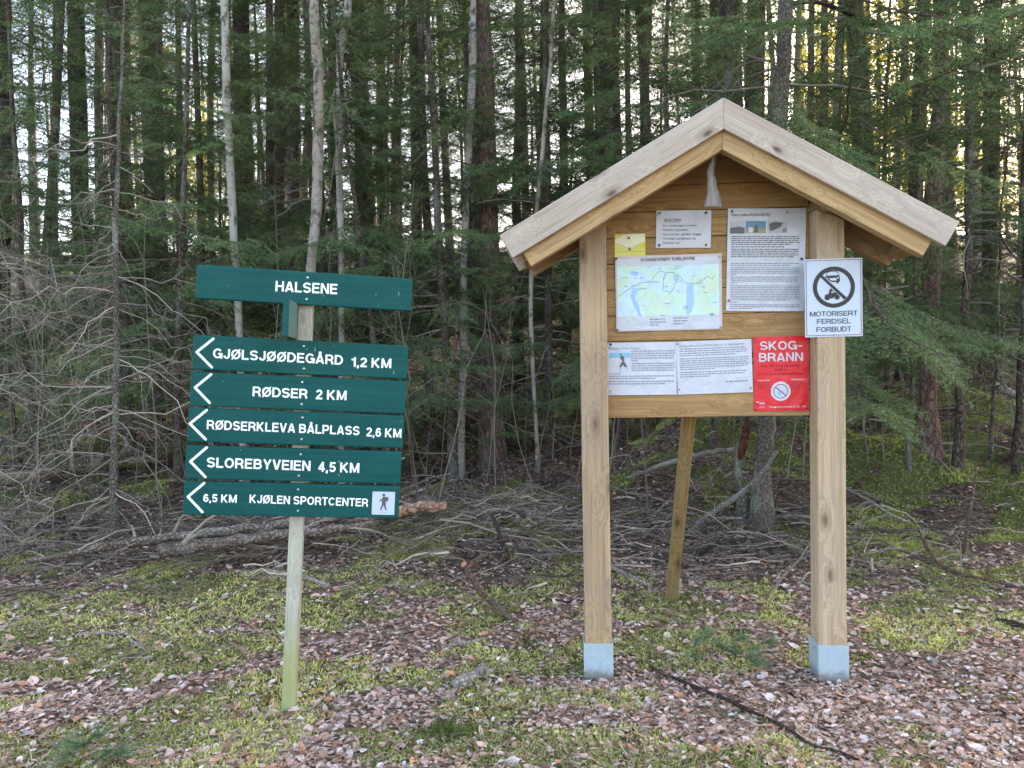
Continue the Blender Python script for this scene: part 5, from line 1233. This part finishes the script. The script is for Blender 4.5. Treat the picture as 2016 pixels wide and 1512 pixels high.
# ------------------------------------------------------------------ fallen logs and sticks, each a thing
def stick(name, label, cat, pts, mat, lift=0.0, group=None, K=9, rough=.10, twigs=0, tcol=PALE):
    rows_ = []
    for i, p in enumerate(pts):
        x, y, w = p[:3]; lf = p[3] if len(p) > 3 else lift
        h_ = hit(x, y); r = w / 2 * h_[1] / F; q = h_.copy(); dv = (h_ - CAM) / np.linalg.norm(h_ - CAM)
        for _k in range(160):
            if q[2] - ground(q[0], q[1]) >= lf + r * .7: break
            q = q - dv * .015
        rows_.append([*q, r])
    q = smooth_path(rows_, 22); q[:, 3] *= 1 + rng.normal(0, rough, 22)
    q[1:-1, :3] += rng.normal(0, .25, (20, 3)) * q[1:-1, 3:4] * .6
    d0 = (q[0, :3] - q[1, :3]); d1 = (q[-1, :3] - q[-2, :3]); e0 = q[0].copy(); e1 = q[-1].copy(); e0[:3] += d0 * .02; e1[:3] += d1 * .02; e0[3] = e1[3] = .0006
    q = np.vstack([e0, q, e1]); base = q[:, :3].mean(0); base[2] = ground(base[0], base[1])
    b = Bag(); b.tubes(q[None, :, :3] - base, q[None, :, 3], K, (.3, .3, .3))
    o = link(name, b.mesh(name, M[mat], True)); o.location = base; tag(o, label, cat, group)
    if twigs:
        b2 = Bag(); idx = rng.integers(3, 21, twigs); d = q[idx + 1, :3] - q[idx, :3]; d /= np.linalg.norm(d, axis=1, keepdims=True) + 1e-9
        sd = rng.normal(0, 1, (twigs, 3)); sd[:, 2] = np.abs(sd[:, 2]) * .7; dd = d * .6 + sd * .6; dd /= np.linalg.norm(dd, axis=1, keepdims=True)
        limbs(q[idx, :3] - base, dd, U(.1, .4, twigs), q[idx, 3] * .35 + .001, U(0, .6, twigs), 4, b2, np.tile(np.array(tcol), (twigs, 1)), 1)
        link('side_twigs', b2.mesh('side_twigs', M['twig']), o)
    return o
stick('fallen_log', 'long mossy old log lying behind the dead spruce left of the sign', 'log', [(-30, 952, 24), (60, 938, 23), (150, 927, 24), (230, 916, 23), (300, 904, 21), (372, 893, 18)], 'oldlog', lift=.12)
stick('fallen_log', 'thin barky log, the upper of two running behind the sign post', 'log', [(40, 1108, 8), (120, 1094, 11), (200, 1078, 14), (300, 1062, 15), (420, 1048, 15), (520, 1036, 15), (620, 1022, 15), (700, 1012, 13)], 'log', lift=.15, twigs=8)
stick('fallen_log', 'thicker barky log with a cut end, the lower of two behind the sign post', 'log', [(312, 1088, 23), (400, 1074, 20), (500, 1060, 19), (600, 1049, 17), (690, 1038, 14), (745, 1028, 9)], 'log', lift=.13, twigs=6)
stick('fallen_log', 'bare reddish log poking out right of the lowest sign board', 'log', [(700, 1022, 16), (770, 1010, 18), (820, 1000, 19), (880, 995, 17)], 'barelog', lift=.13)
stick('bent_branch', 'pale bleached bent branch lying behind the sign post', 'branch', [(500, 1124, 7), (545, 1126, 8), (590, 1134, 8), (620, 1143, 8), (648, 1154, 8)], 'palestick', lift=.03)
stick('bent_branch', 'smooth brown hooked branch on the ground left of the left post', 'branch', [(962, 1090, 7, .10), (934, 1106, 10, .12), (921, 1122, 11, .12), (940, 1155, 11, .07), (965, 1184, 11, .04), (990, 1205, 11, .02), (1015, 1225, 12, .0)], 'brownstick')
stick('bent_branch', 'dark curved branch rising above the hooked brown branch', 'branch', [(968, 1015, 5, .20), (982, 1045, 9, .16), (990, 1075, 10, .12), (1000, 1100, 10, .08), (996, 1125, 8, .03)], 'darkstick')
stick('wood_chunk', 'short pale broken chunk of wood lying on moss left of the left post', 'wood chunk', [(892, 1351, 20), (915, 1340, 21), (935, 1328, 20), (956, 1314, 14)], 'palestick', K=10)
stick('long_stick', 'long dark stick lying diagonally in front of the two posts', 'stick', [(1280, 1312, 4), (1320, 1332, 6), (1380, 1356, 7), (1440, 1382, 8), (1500, 1410, 7), (1560, 1440, 7), (1600, 1468, 6), (1645, 1478, 7), (1692, 1497, 6)], 'darkstick', lift=.01)
stick('short_stick', 'thin tan stick on the leaves right of the right post', 'stick', [(1774, 1368, 4), (1800, 1383, 5), (1830, 1398, 6), (1862, 1411, 5)], 'brownstick')
stick('short_stick', 'thin dark crooked twig between the right post and the long stick', 'stick', [(1530, 1342, 3), (1556, 1362, 4), (1575, 1388, 4), (1592, 1416, 4), (1603, 1440, 3)], 'darkstick')
stick('dark_branch', 'thick black stick end at the right edge', 'stick', [(1960, 1222, 8), (1985, 1226, 13), (2030, 1238, 14)], 'darkstick')
stick('dead_bough', 'long dead bough slanting up in front of the reddish pine', 'branch', [(1560, 812, 8, .15), (1664, 803, 9, .3), (1720, 790, 11, .4), (1790, 775, 14, .5), (1840, 758, 13, .6), (1876, 735, 9, .7)], 'oldlog')
stick('dead_bough', 'pale thin forked bough below the dead bough at right', 'branch', [(1640, 845, 4, .2), (1690, 818, 5, .3), (1716, 808, 6, .3), (1750, 785, 5, .4), (1790, 766, 4, .45)], 'palestick', twigs=4)
stick('dead_bough', 'pale thin bough sloping down right from the forked bough', 'branch', [(1722, 808, 4, .3), (1770, 840, 4, .2), (1810, 865, 4, .12), (1850, 905, 3, .05), (1880, 935, 2, .0)], 'palestick')
stick('birch_log', 'short piece of white fallen birch just right of the enamel sign', 'log', [(1690, 630, 10, .4), (1718, 640, 11, .4), (1745, 652, 11, .4), (1766, 664, 10, .4)], 'palestick')
stick('birch_log', 'piece of white fallen birch near the right edge', 'log', [(1958, 756, 9, .25), (1980, 768, 11, .25), (2000, 777, 11, .25)], 'palestick')
stick('fallen_log', 'lichen-grey fallen log behind the brace under the board', 'log', [(1235, 942, 8, .12), (1280, 925, 10, .15), (1340, 905, 10, .16), (1390, 892, 10, .16), (1448, 884, 9, .16)], 'greystick')
stick('fallen_log', 'grey slanting dead stem between the brace and the broken stump', 'log', [(1352, 1052, 9, .03), (1385, 1022, 11, .1), (1420, 998, 11, .18), (1455, 972, 10, .26), (1486, 945, 8, .35), (1530, 888, 6, .5)], 'greystick')
stick('dark_branch', 'dark branch lying among twigs right of the brace', 'branch', [(1372, 1090, 11, .06), (1410, 1072, 8, .1), (1440, 1064, 7, .1), (1468, 1060, 6, .1)], 'darkstick')
stick('pale_stick', 'pale stick in the twig heap between left post and brace', 'stick', [(1200, 1116, 7, .05), (1232, 1130, 7, .04), (1262, 1145, 7, .03), (1282, 1152, 6, .02)], 'palestick')
stick('dead_bough', 'dead bough lying on the moss in front of the reddish pine at right', 'branch', [(1810, 1045, 5, .16), (1830, 1085, 7, .12), (1850, 1110, 8, .07), (1890, 1130, 8, .05), (1950, 1142, 7, .03), (2020, 1160, 6, .02)], 'brownstick', twigs=5)
stick('dead_bough', 'thin upright broken stem in the moss near the right edge', 'branch', [(1924, 918, 4, .5), (1914, 980, 5, .35), (1904, 1040, 6, .18), (1896, 1100, 7, .0)], 'brownstick')
stick('dead_bough', 'long thin pale bough on the moss behind the right post', 'branch', [(1662, 960, 4, .1), (1710, 985, 5, .1), (1750, 1010, 4, .08), (1792, 1030, 3, .03)], 'palestick', twigs=5)
stick('short_stick', 'dark stick lying left of the left post on the ground', 'stick', [(1050, 1172, 4), (1080, 1180, 6), (1120, 1183, 6), (1152, 1182, 5)], 'darkstick')
stick('short_stick', 'grey stick lying on leaves between the two posts', 'stick', [(1228, 1178, 5), (1256, 1194, 6), (1290, 1206, 6), (1320, 1214, 5), (1350, 1240, 3)], 'brownstick')
stick('short_stick', 'lichen-covered dark stick on the moss at lower left', 'stick', [(155, 1251, 5), (205, 1247, 5), (255, 1249, 6), (285, 1242, 6), (305, 1231, 5)], 'palestick')
stick('short_stick', 'pale stick slanting on the moss at lower left', 'stick', [(254, 1258, 6), (270, 1270, 7), (290, 1284, 5)], 'palestick')
stick('short_stick', 'tan stick lying at the bottom left corner', 'stick', [(30, 1458, 6), (52, 1442, 6), (74, 1426, 6)], 'barelog')
stick('short_stick', 'brown stick slanting to the green sign post from the left', 'stick', [(452, 1264, 6), (478, 1280, 7), (505, 1300, 5)], 'barelog')
stick('short_stick', 'pale stick lying in the moss between sign post and left post', 'stick', [(870, 1274, 6), (900, 1268, 7), (930, 1264, 7), (952, 1256, 5)], 'palestick')
stick('short_stick', 'grey-brown stick by the lower left corner pointing at the sprig', 'stick', [(212, 1486, 6), (240, 1470, 6), (268, 1452, 5), (284, 1440, 4)], 'brownstick')

# pine sprigs lying on the leaves
def sprig(label, stem, tufts):
    h0 = hit(*tufts[0]); o = empty('pine_sprig', h0); tag(o, label, 'pine sprig'); b = Bag()
    for st_ in stem:
        q = []
        for x, y in st_:
            p = hit(x, y); q.append([*(p - h0 + np.array([0, 0, .015]))])
        q = smooth_path(q, 10); b.tubes(q[None], np.full((1, 10), .0022), 5, (.34, .26, .19))
    link('stem', b.mesh('stem', M['twig']), o); b = Bag()
    for x, y in tufts:
        c = hit(x, y) - h0 + np.array([0, 0, .03]); d = np.array([U(-1, 1), U(-1.2, .2), .25]); d /= np.linalg.norm(d); n = 70
        B = c + d * .05
        v, cc = needles(np.repeat(c[None], 1, 0), np.repeat(B[None], 1, 0), .05 / n, .06, .003, np.array([[.12, .18, .10]]))
        b.add(v.reshape(-1, 3), np.arange(len(v) * 3).reshape(-1, 3), cc.reshape(-1, 3))
    link('needles', b.mesh('needles', M['pineneedle']), o)
sprig('green pine sprig lying on the leaves between the two posts', [[(1374, 1276), (1400, 1250), (1440, 1244), (1475, 1246), (1510, 1262)], [(1450, 1260), (1448, 1285), (1452, 1300)], [(1380, 1275), (1400, 1290)]],
      [(1365, 1292), (1372, 1304), (1385, 1280), (1425, 1290), (1440, 1275), (1458, 1305), (1468, 1315), (1480, 1322), (1488, 1290), (1496, 1282), (1476, 1316)])
sprig('green pine sprig on the ground at the bottom left corner', [[(105, 1508), (130, 1486), (170, 1478), (215, 1495)]], [(140, 1502), (165, 1490), (180, 1480), (205, 1500), (222, 1505), (175, 1470)])

# pale stones
def stone(label, x, y, w, ang=0, flat=.5):
    p = hit(x, y); r = w / 2 * p[1] / F; n, m = 10, 7; vs_ = []; sd = rng.integers(0, 999)
    for i in range(m + 1):
        th = math.pi * i / m
        for j in range(n):
            ph = 2 * math.pi * j / n; d = np.array([math.sin(th) * math.cos(ph), math.sin(th) * math.sin(ph) * .75, math.cos(th) * flat])
            k = 1 + .35 * (float(vnoise(d[0] * 2 + sd, d[1] * 2 + d[2] * 3, 5)) - .5); q = d * k * r
            vs_.append((q[0] * math.cos(ang) - q[1] * math.sin(ang), q[0] * math.sin(ang) + q[1] * math.cos(ang), q[2]))
    fs = [[i * n + j, i * n + (j + 1) % n, (i + 1) * n + (j + 1) % n, (i + 1) * n + j] for i in range(m) for j in range(n)]
    o = link('stone', mesh_np('stone', vs_, [np.array(fs)[:, ::-1]], M['stone'], None, False)); o.location = p + np.array([0, 0, r * flat * .5]); tag(o, label, 'stone')
stone('small pale stone under the tan stick right of the right post', 1752, 1420, 22); stone('long pale yellowish stone beside the small pale stone', 1778, 1417, 30, -.5)
stone('small whitish stone on the leaves far right of the right post', 1840, 1303, 20); stone('pale flat stone near the foot of the right post', 1812, 1265, 22, .2)
stone('white sharp stone at the bottom edge right of the long stick', 1754, 1492, 30, -1.0, .35); stone('round pale stone low behind the right post', 1490, 1187, 12)

# grass tufts
def tuft(label, x, y, n, h, spread, col):
    p = hit(x, y); c = rng.normal(0, spread, (n, 2)); z = Hh(p[0] + c[:, 0], p[1] + c[:, 1] * 1.0); t = np.linspace(0, 1, 4)[None, :, None]
    d = np.concatenate([rng.normal(0, .5, (n, 2)), np.ones((n, 1))], 1); d /= np.linalg.norm(d, axis=1, keepdims=True); l = U(.5, 1.1, n)[:, None, None] * h
    q = np.stack([p[0] + c[:, 0], p[1] + c[:, 1], z], 1)[:, None] + d[:, None] * t * l; q[:, :, 2] -= (t[:, :, 0] ** 2) * l[:, :, 0] * .35
    b = Bag(); b.tubes(q - p, np.repeat((.0016 * np.array([1, .9, .6, .15]))[None], n, 0), 3, np.array(col) * U(.6, 1.4, (n, 1)))
    o = link('grass_tuft', b.mesh('grass_tuft', M['grass'])); o.location = p; tag(o, label, 'grass tuft')
tuft('fresh green grass tuft on the leaves between the two signs', 880, 1450, 260, .075, .045, (.10, .15, .03))
tuft('grey-green grassy patch beside the long dark stick', 1440, 1420, 260, .035, .07, (.16, .22, .09))
tuft('small green tuft left of the left post base', 1045, 1268, 160, .04, .05, (.13, .17, .04))

# ------------------------------------------------------------------ uncountable ground cover
def wedge(n, y0, y1, pw=1.0):
    Y = y0 + (y1 - y0) * rng.random(n) ** pw; X = U(-1, 1, n) * (.72 * Y + .35); return X, Y
def keep_weight(X, Y, w): return rng.random(len(X)) < w
# dead leaves
def leaves():
    X, Y = wedge(170000, 1.75, 12, 2.1)
    mo_ = moss_mask(X, Y); dens = (1 - .74 * mo_) * np.where(Y < 4.2, 1, .55); dens = dens * (1 - .55 * np.exp(-((Y - 4.75) / .6) ** 2) * (X < 1.7)) * (1 - .5 * sstep(3.9, 4.4, Y) * sstep(1.6, 2.1, X)); k = keep_weight(X, Y, dens); X, Y = X[k], Y[k]
    for fx, fy in ((.31, 2.86), (1.17, 2.80), (-.81, 2.67)): X = np.append(X, fx + rng.normal(0, .085, 110)); Y = np.append(Y, fy + rng.normal(-.01, .08, 110))
    n = len(X)
    L = np.clip(rng.lognormal(-4.55, .38, n), .004, .028); wd = L * U(.48, .85, n)
    shp = np.array([[-1, 0, 0], [-.45, .8, .3], [.35, .75, .35], [1, 0, 0], [.35, -.75, .35], [-.45, -.8, .3], [0, 0, -.12]])
    cup = U(-.5, 1.0, n)
    v = np.empty((n, 7, 3)); v[:, :, 0] = shp[None, :, 0] * L[:, None]; v[:, :, 1] = shp[None, :, 1] * wd[:, None]; v[:, :, 2] = (shp[None, :, 2] * cup[:, None]) * wd[:, None] + rng.normal(0, .09, (n, 7)) * wd[:, None] - .25 * (shp[None, :, 0] ** 2) * L[:, None] * U(-.6, .8, (n, 1))
    az, tx, ty = U(0, 6.28, n), rng.normal(0, .2, n), rng.normal(0, .2, n)
    z = v[:, :, 2] + v[:, :, 0] * np.tan(np.clip(tx, -.9, .9))[:, None] + v[:, :, 1] * np.tan(np.clip(ty, -.9, .9))[:, None]
    x = v[:, :, 0] * np.cos(az)[:, None] - v[:, :, 1] * np.sin(az)[:, None]; y = v[:, :, 0] * np.sin(az)[:, None] + v[:, :, 1] * np.cos(az)[:, None]
    P_ = np.stack([x + X[:, None], y + Y[:, None], z + (Hh(X, Y) + U(.000, .013, n))[:, None]], -1)
    pal = np.array([[.46, .32, .27], [.53, .40, .35], [.33, .20, .155], [.23, .125, .09], [.50, .43, .41], [.58, .52, .50], [.46, .22, .13], [.13, .085, .065], [.40, .29, .25], [.52, .27, .15]])
    pr = np.array([.17, .15, .14, .11, .12, .07, .05, .07, .10, .02]); c = pal[rng.choice(10, n, p=pr / pr.sum())] * U(1.0, 1.6, (n, 1))
    tri = np.array([[0, 6, 1], [1, 6, 2], [2, 6, 3], [3, 6, 4], [4, 6, 5], [5, 6, 0]])
    f = (np.arange(n)[:, None, None] * 7 + tri[None]).reshape(-1, 3)
    o = link('leaf_litter', mesh_np('leaf_litter', P_.reshape(-1, 3), [f], M['leaf'], np.repeat(c, 7, 0))); tag(o, kind='stuff')
leaves()
# moss
def moss():
    b = Bag()
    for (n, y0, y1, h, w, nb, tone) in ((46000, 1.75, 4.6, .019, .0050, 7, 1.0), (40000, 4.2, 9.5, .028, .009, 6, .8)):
        X, Y = wedge(n, y0, y1, 1.5); mk = moss_mask(X, Y); k = rng.random(n) < mk ** 1.3 * 1.1; X, Y = X[k], Y[k]; m = len(X)
        X = np.repeat(X, nb) + rng.normal(0, h * .45, m * nb); Y = np.repeat(Y, nb) + rng.normal(0, h * .45, m * nb); Z = Hh(X, Y) - .002; N = m * nb
        d = np.stack([rng.normal(0, .75, N), rng.normal(0, .75, N), U(.25, 1.1, N)], 1); d /= np.linalg.norm(d, axis=1, keepdims=True); l = h * U(.5, 1.35, N)
        s_ = np.cross(d, rng.normal(0, 1, (N, 3))); s_ /= np.linalg.norm(s_, axis=1, keepdims=True)
        o = np.stack([X, Y, Z], 1); ww = w * U(.6, 1.2, N)[:, None] / 2
        v = np.stack([o, o + d * l[:, None] * .55 + s_ * ww, o + d * l[:, None], o + d * l[:, None] * .55 - s_ * ww], 1)
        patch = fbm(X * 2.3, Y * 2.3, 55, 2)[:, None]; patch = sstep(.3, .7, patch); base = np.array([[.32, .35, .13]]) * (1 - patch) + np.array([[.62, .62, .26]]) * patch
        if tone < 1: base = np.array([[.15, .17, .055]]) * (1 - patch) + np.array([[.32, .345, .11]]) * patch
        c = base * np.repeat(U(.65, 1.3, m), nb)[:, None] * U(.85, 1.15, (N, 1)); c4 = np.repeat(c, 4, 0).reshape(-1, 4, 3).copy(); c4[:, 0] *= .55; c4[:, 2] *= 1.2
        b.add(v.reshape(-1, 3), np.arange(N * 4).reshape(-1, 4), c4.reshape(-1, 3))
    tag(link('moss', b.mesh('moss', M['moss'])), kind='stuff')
moss()
def grass():
    X, Y = wedge(5200, 1.75, 4.4, 1.2); k = rng.random(len(X)) < np.where(X > .2, .8, .35) * sstep(.35, .62, fbm(X * 2.1, Y * 2.1, 77)); X, Y = X[k], Y[k]; n = len(X)
    t = np.linspace(0, 1, 4)[None, :, None]; d = np.concatenate([rng.normal(0, 1.0, (n, 2)), U(.2, .8, (n, 1))], 1); d /= np.linalg.norm(d, axis=1, keepdims=True); l = U(.025, .075, n)[:, None, None]
    q = np.stack([X, Y, Hh(X, Y)], 1)[:, None] + d[:, None] * t * l; q[:, :, 2] -= (t[:, :, 0] ** 2) * l[:, :, 0] * .3
    c = np.where(rng.random((n, 1)) < .55, np.array([[.36, .32, .19]]), np.array([[.15, .20, .06]])) * U(.7, 1.3, (n, 1))
    b = Bag(); b.tubes(q, np.repeat((.0011 * np.array([1, .9, .6, .2]))[None], n, 0), 3, c); tag(link('grass', b.mesh('grass', M['grass'])), kind='stuff')
grass()
# brushwood: heaps of dead twigs between the clearing and the trees
def brush():
    b = Bag()
    def lay(n, y0, y1, L0, L1, r0, r1, dens, hmax, nsub, colbase):
        X, Y = wedge(n, y0, y1); k = rng.random(n) < dens(X, Y); X, Y = X[k], Y[k]; m = len(X)
        az = rng.normal(0, 1.0, m) + np.where(rng.random(m) < .5, 0, math.pi); el = rng.normal(.03, .16, m)
        d = np.stack([np.cos(az) * np.cos(el), np.sin(az) * np.cos(el), np.sin(el)], 1); L = U(L0, L1, m)
        o = np.stack([X, Y, Hh(X, Y) + U(.0, 1, m) ** 2 * hmax + .01], 1) - d * L[:, None] * .4
        o[:, 2] = np.maximum(o[:, 2], Hh(o[:, 0], o[:, 1]) + .004)
        c = np.array(colbase)[None] * np.where(rng.random((m, 1)) < .35, U(1.4, 2.1, (m, 1)), U(.35, 1.1, (m, 1)))
        limbs(o, d, L, U(r0, r1, m), U(-.05, .25, m), nsub, b, c, 2 if nsub > 3 else 1, 7, 4, .38, .10)
    heap = lambda X, Y: np.exp(-((Y - 4.7) / .75) ** 2) * (.55 + .6 * fbm(X * 1.1, Y * 1.4, 31)) * sstep(2.5, 1.6, X * sstep(0, 1, X)) + .12
    lay(3300, 3.7, 6.0, .10, .60, .0014, .0046, heap, .18, 5, (.175, .145, .122))
    lay(170, 3.7, 5.6, .12, .45, .004, .009, heap, .16, 3, (.30, .255, .215))
    lay(420, 5.5, 11, .4, 1.4, .003, .009, lambda X, Y: .75 + 0 * X, .30, 4, (.17, .14, .12))
    lay(700, 1.9, 3.8, .06, .32, .0010, .0028, lambda X, Y: .25 + .7 * sstep(2.7, 3.7, Y), .012, 2, (.24, .19, .155))
    lay(150, 3.7, 5.6, .4, 1.2, .004, .010, heap, .12, 4, (.20, .155, .13))
    tag(link('brushwood', b.mesh('brushwood', M['twig'])), kind='stuff')
brush()
def straw():
    X, Y = wedge(48000, 1.75, 6, 1.4); n = len(X); az = U(0, 6.28, n); l = U(.008, .03, n); w = U(.0006, .0014, n)
    d = np.stack([np.cos(az), np.sin(az), rng.normal(0, .12, n)], 1) * l[:, None]; s_ = np.stack([-np.sin(az), np.cos(az), 0 * az], 1) * w[:, None]; o = np.stack([X, Y, Hh(X, Y) + U(.004, .022, n)], 1)
    v = np.stack([o - d - s_, o + d - s_, o + d + s_, o - d + s_], 1); c = np.where(rng.random((n, 1)) < .5, np.array([[.42, .34, .24]]), np.array([[.14, .09, .065]])) * U(.7, 1.3, (n, 1))
    tag(link('needle_litter', mesh_np('needle_litter', v.reshape(-1, 3), [np.arange(n * 4).reshape(-1, 4)], M['leaf'], np.repeat(c, 4, 0))), kind='stuff')
straw()
# thin upright dead stems in the thicket
def thicket():
    b = Bag(); X, Y = wedge(430, 4.9, 13); m = len(X); d = np.stack([rng.normal(0, .14, m), rng.normal(0, .14, m), np.ones(m)], 1)
    limbs(np.stack([X, Y, Hh(X, Y) - .03], 1), d, U(.4, 2.4, m), U(.002, .007, m), rng.normal(0, .05, m), 9, b, np.array([[.18, .15, .125]]) * U(.5, 1.5, (m, 1)), 2, 7, 4, .35, .03)
    tag(link('undergrowth', b.mesh('undergrowth', M['twig'])), kind='stuff')
thicket()
print('faces', sum(len(m.polygons) for m in bpy.data.meshes), 'objects', len(COL.objects))
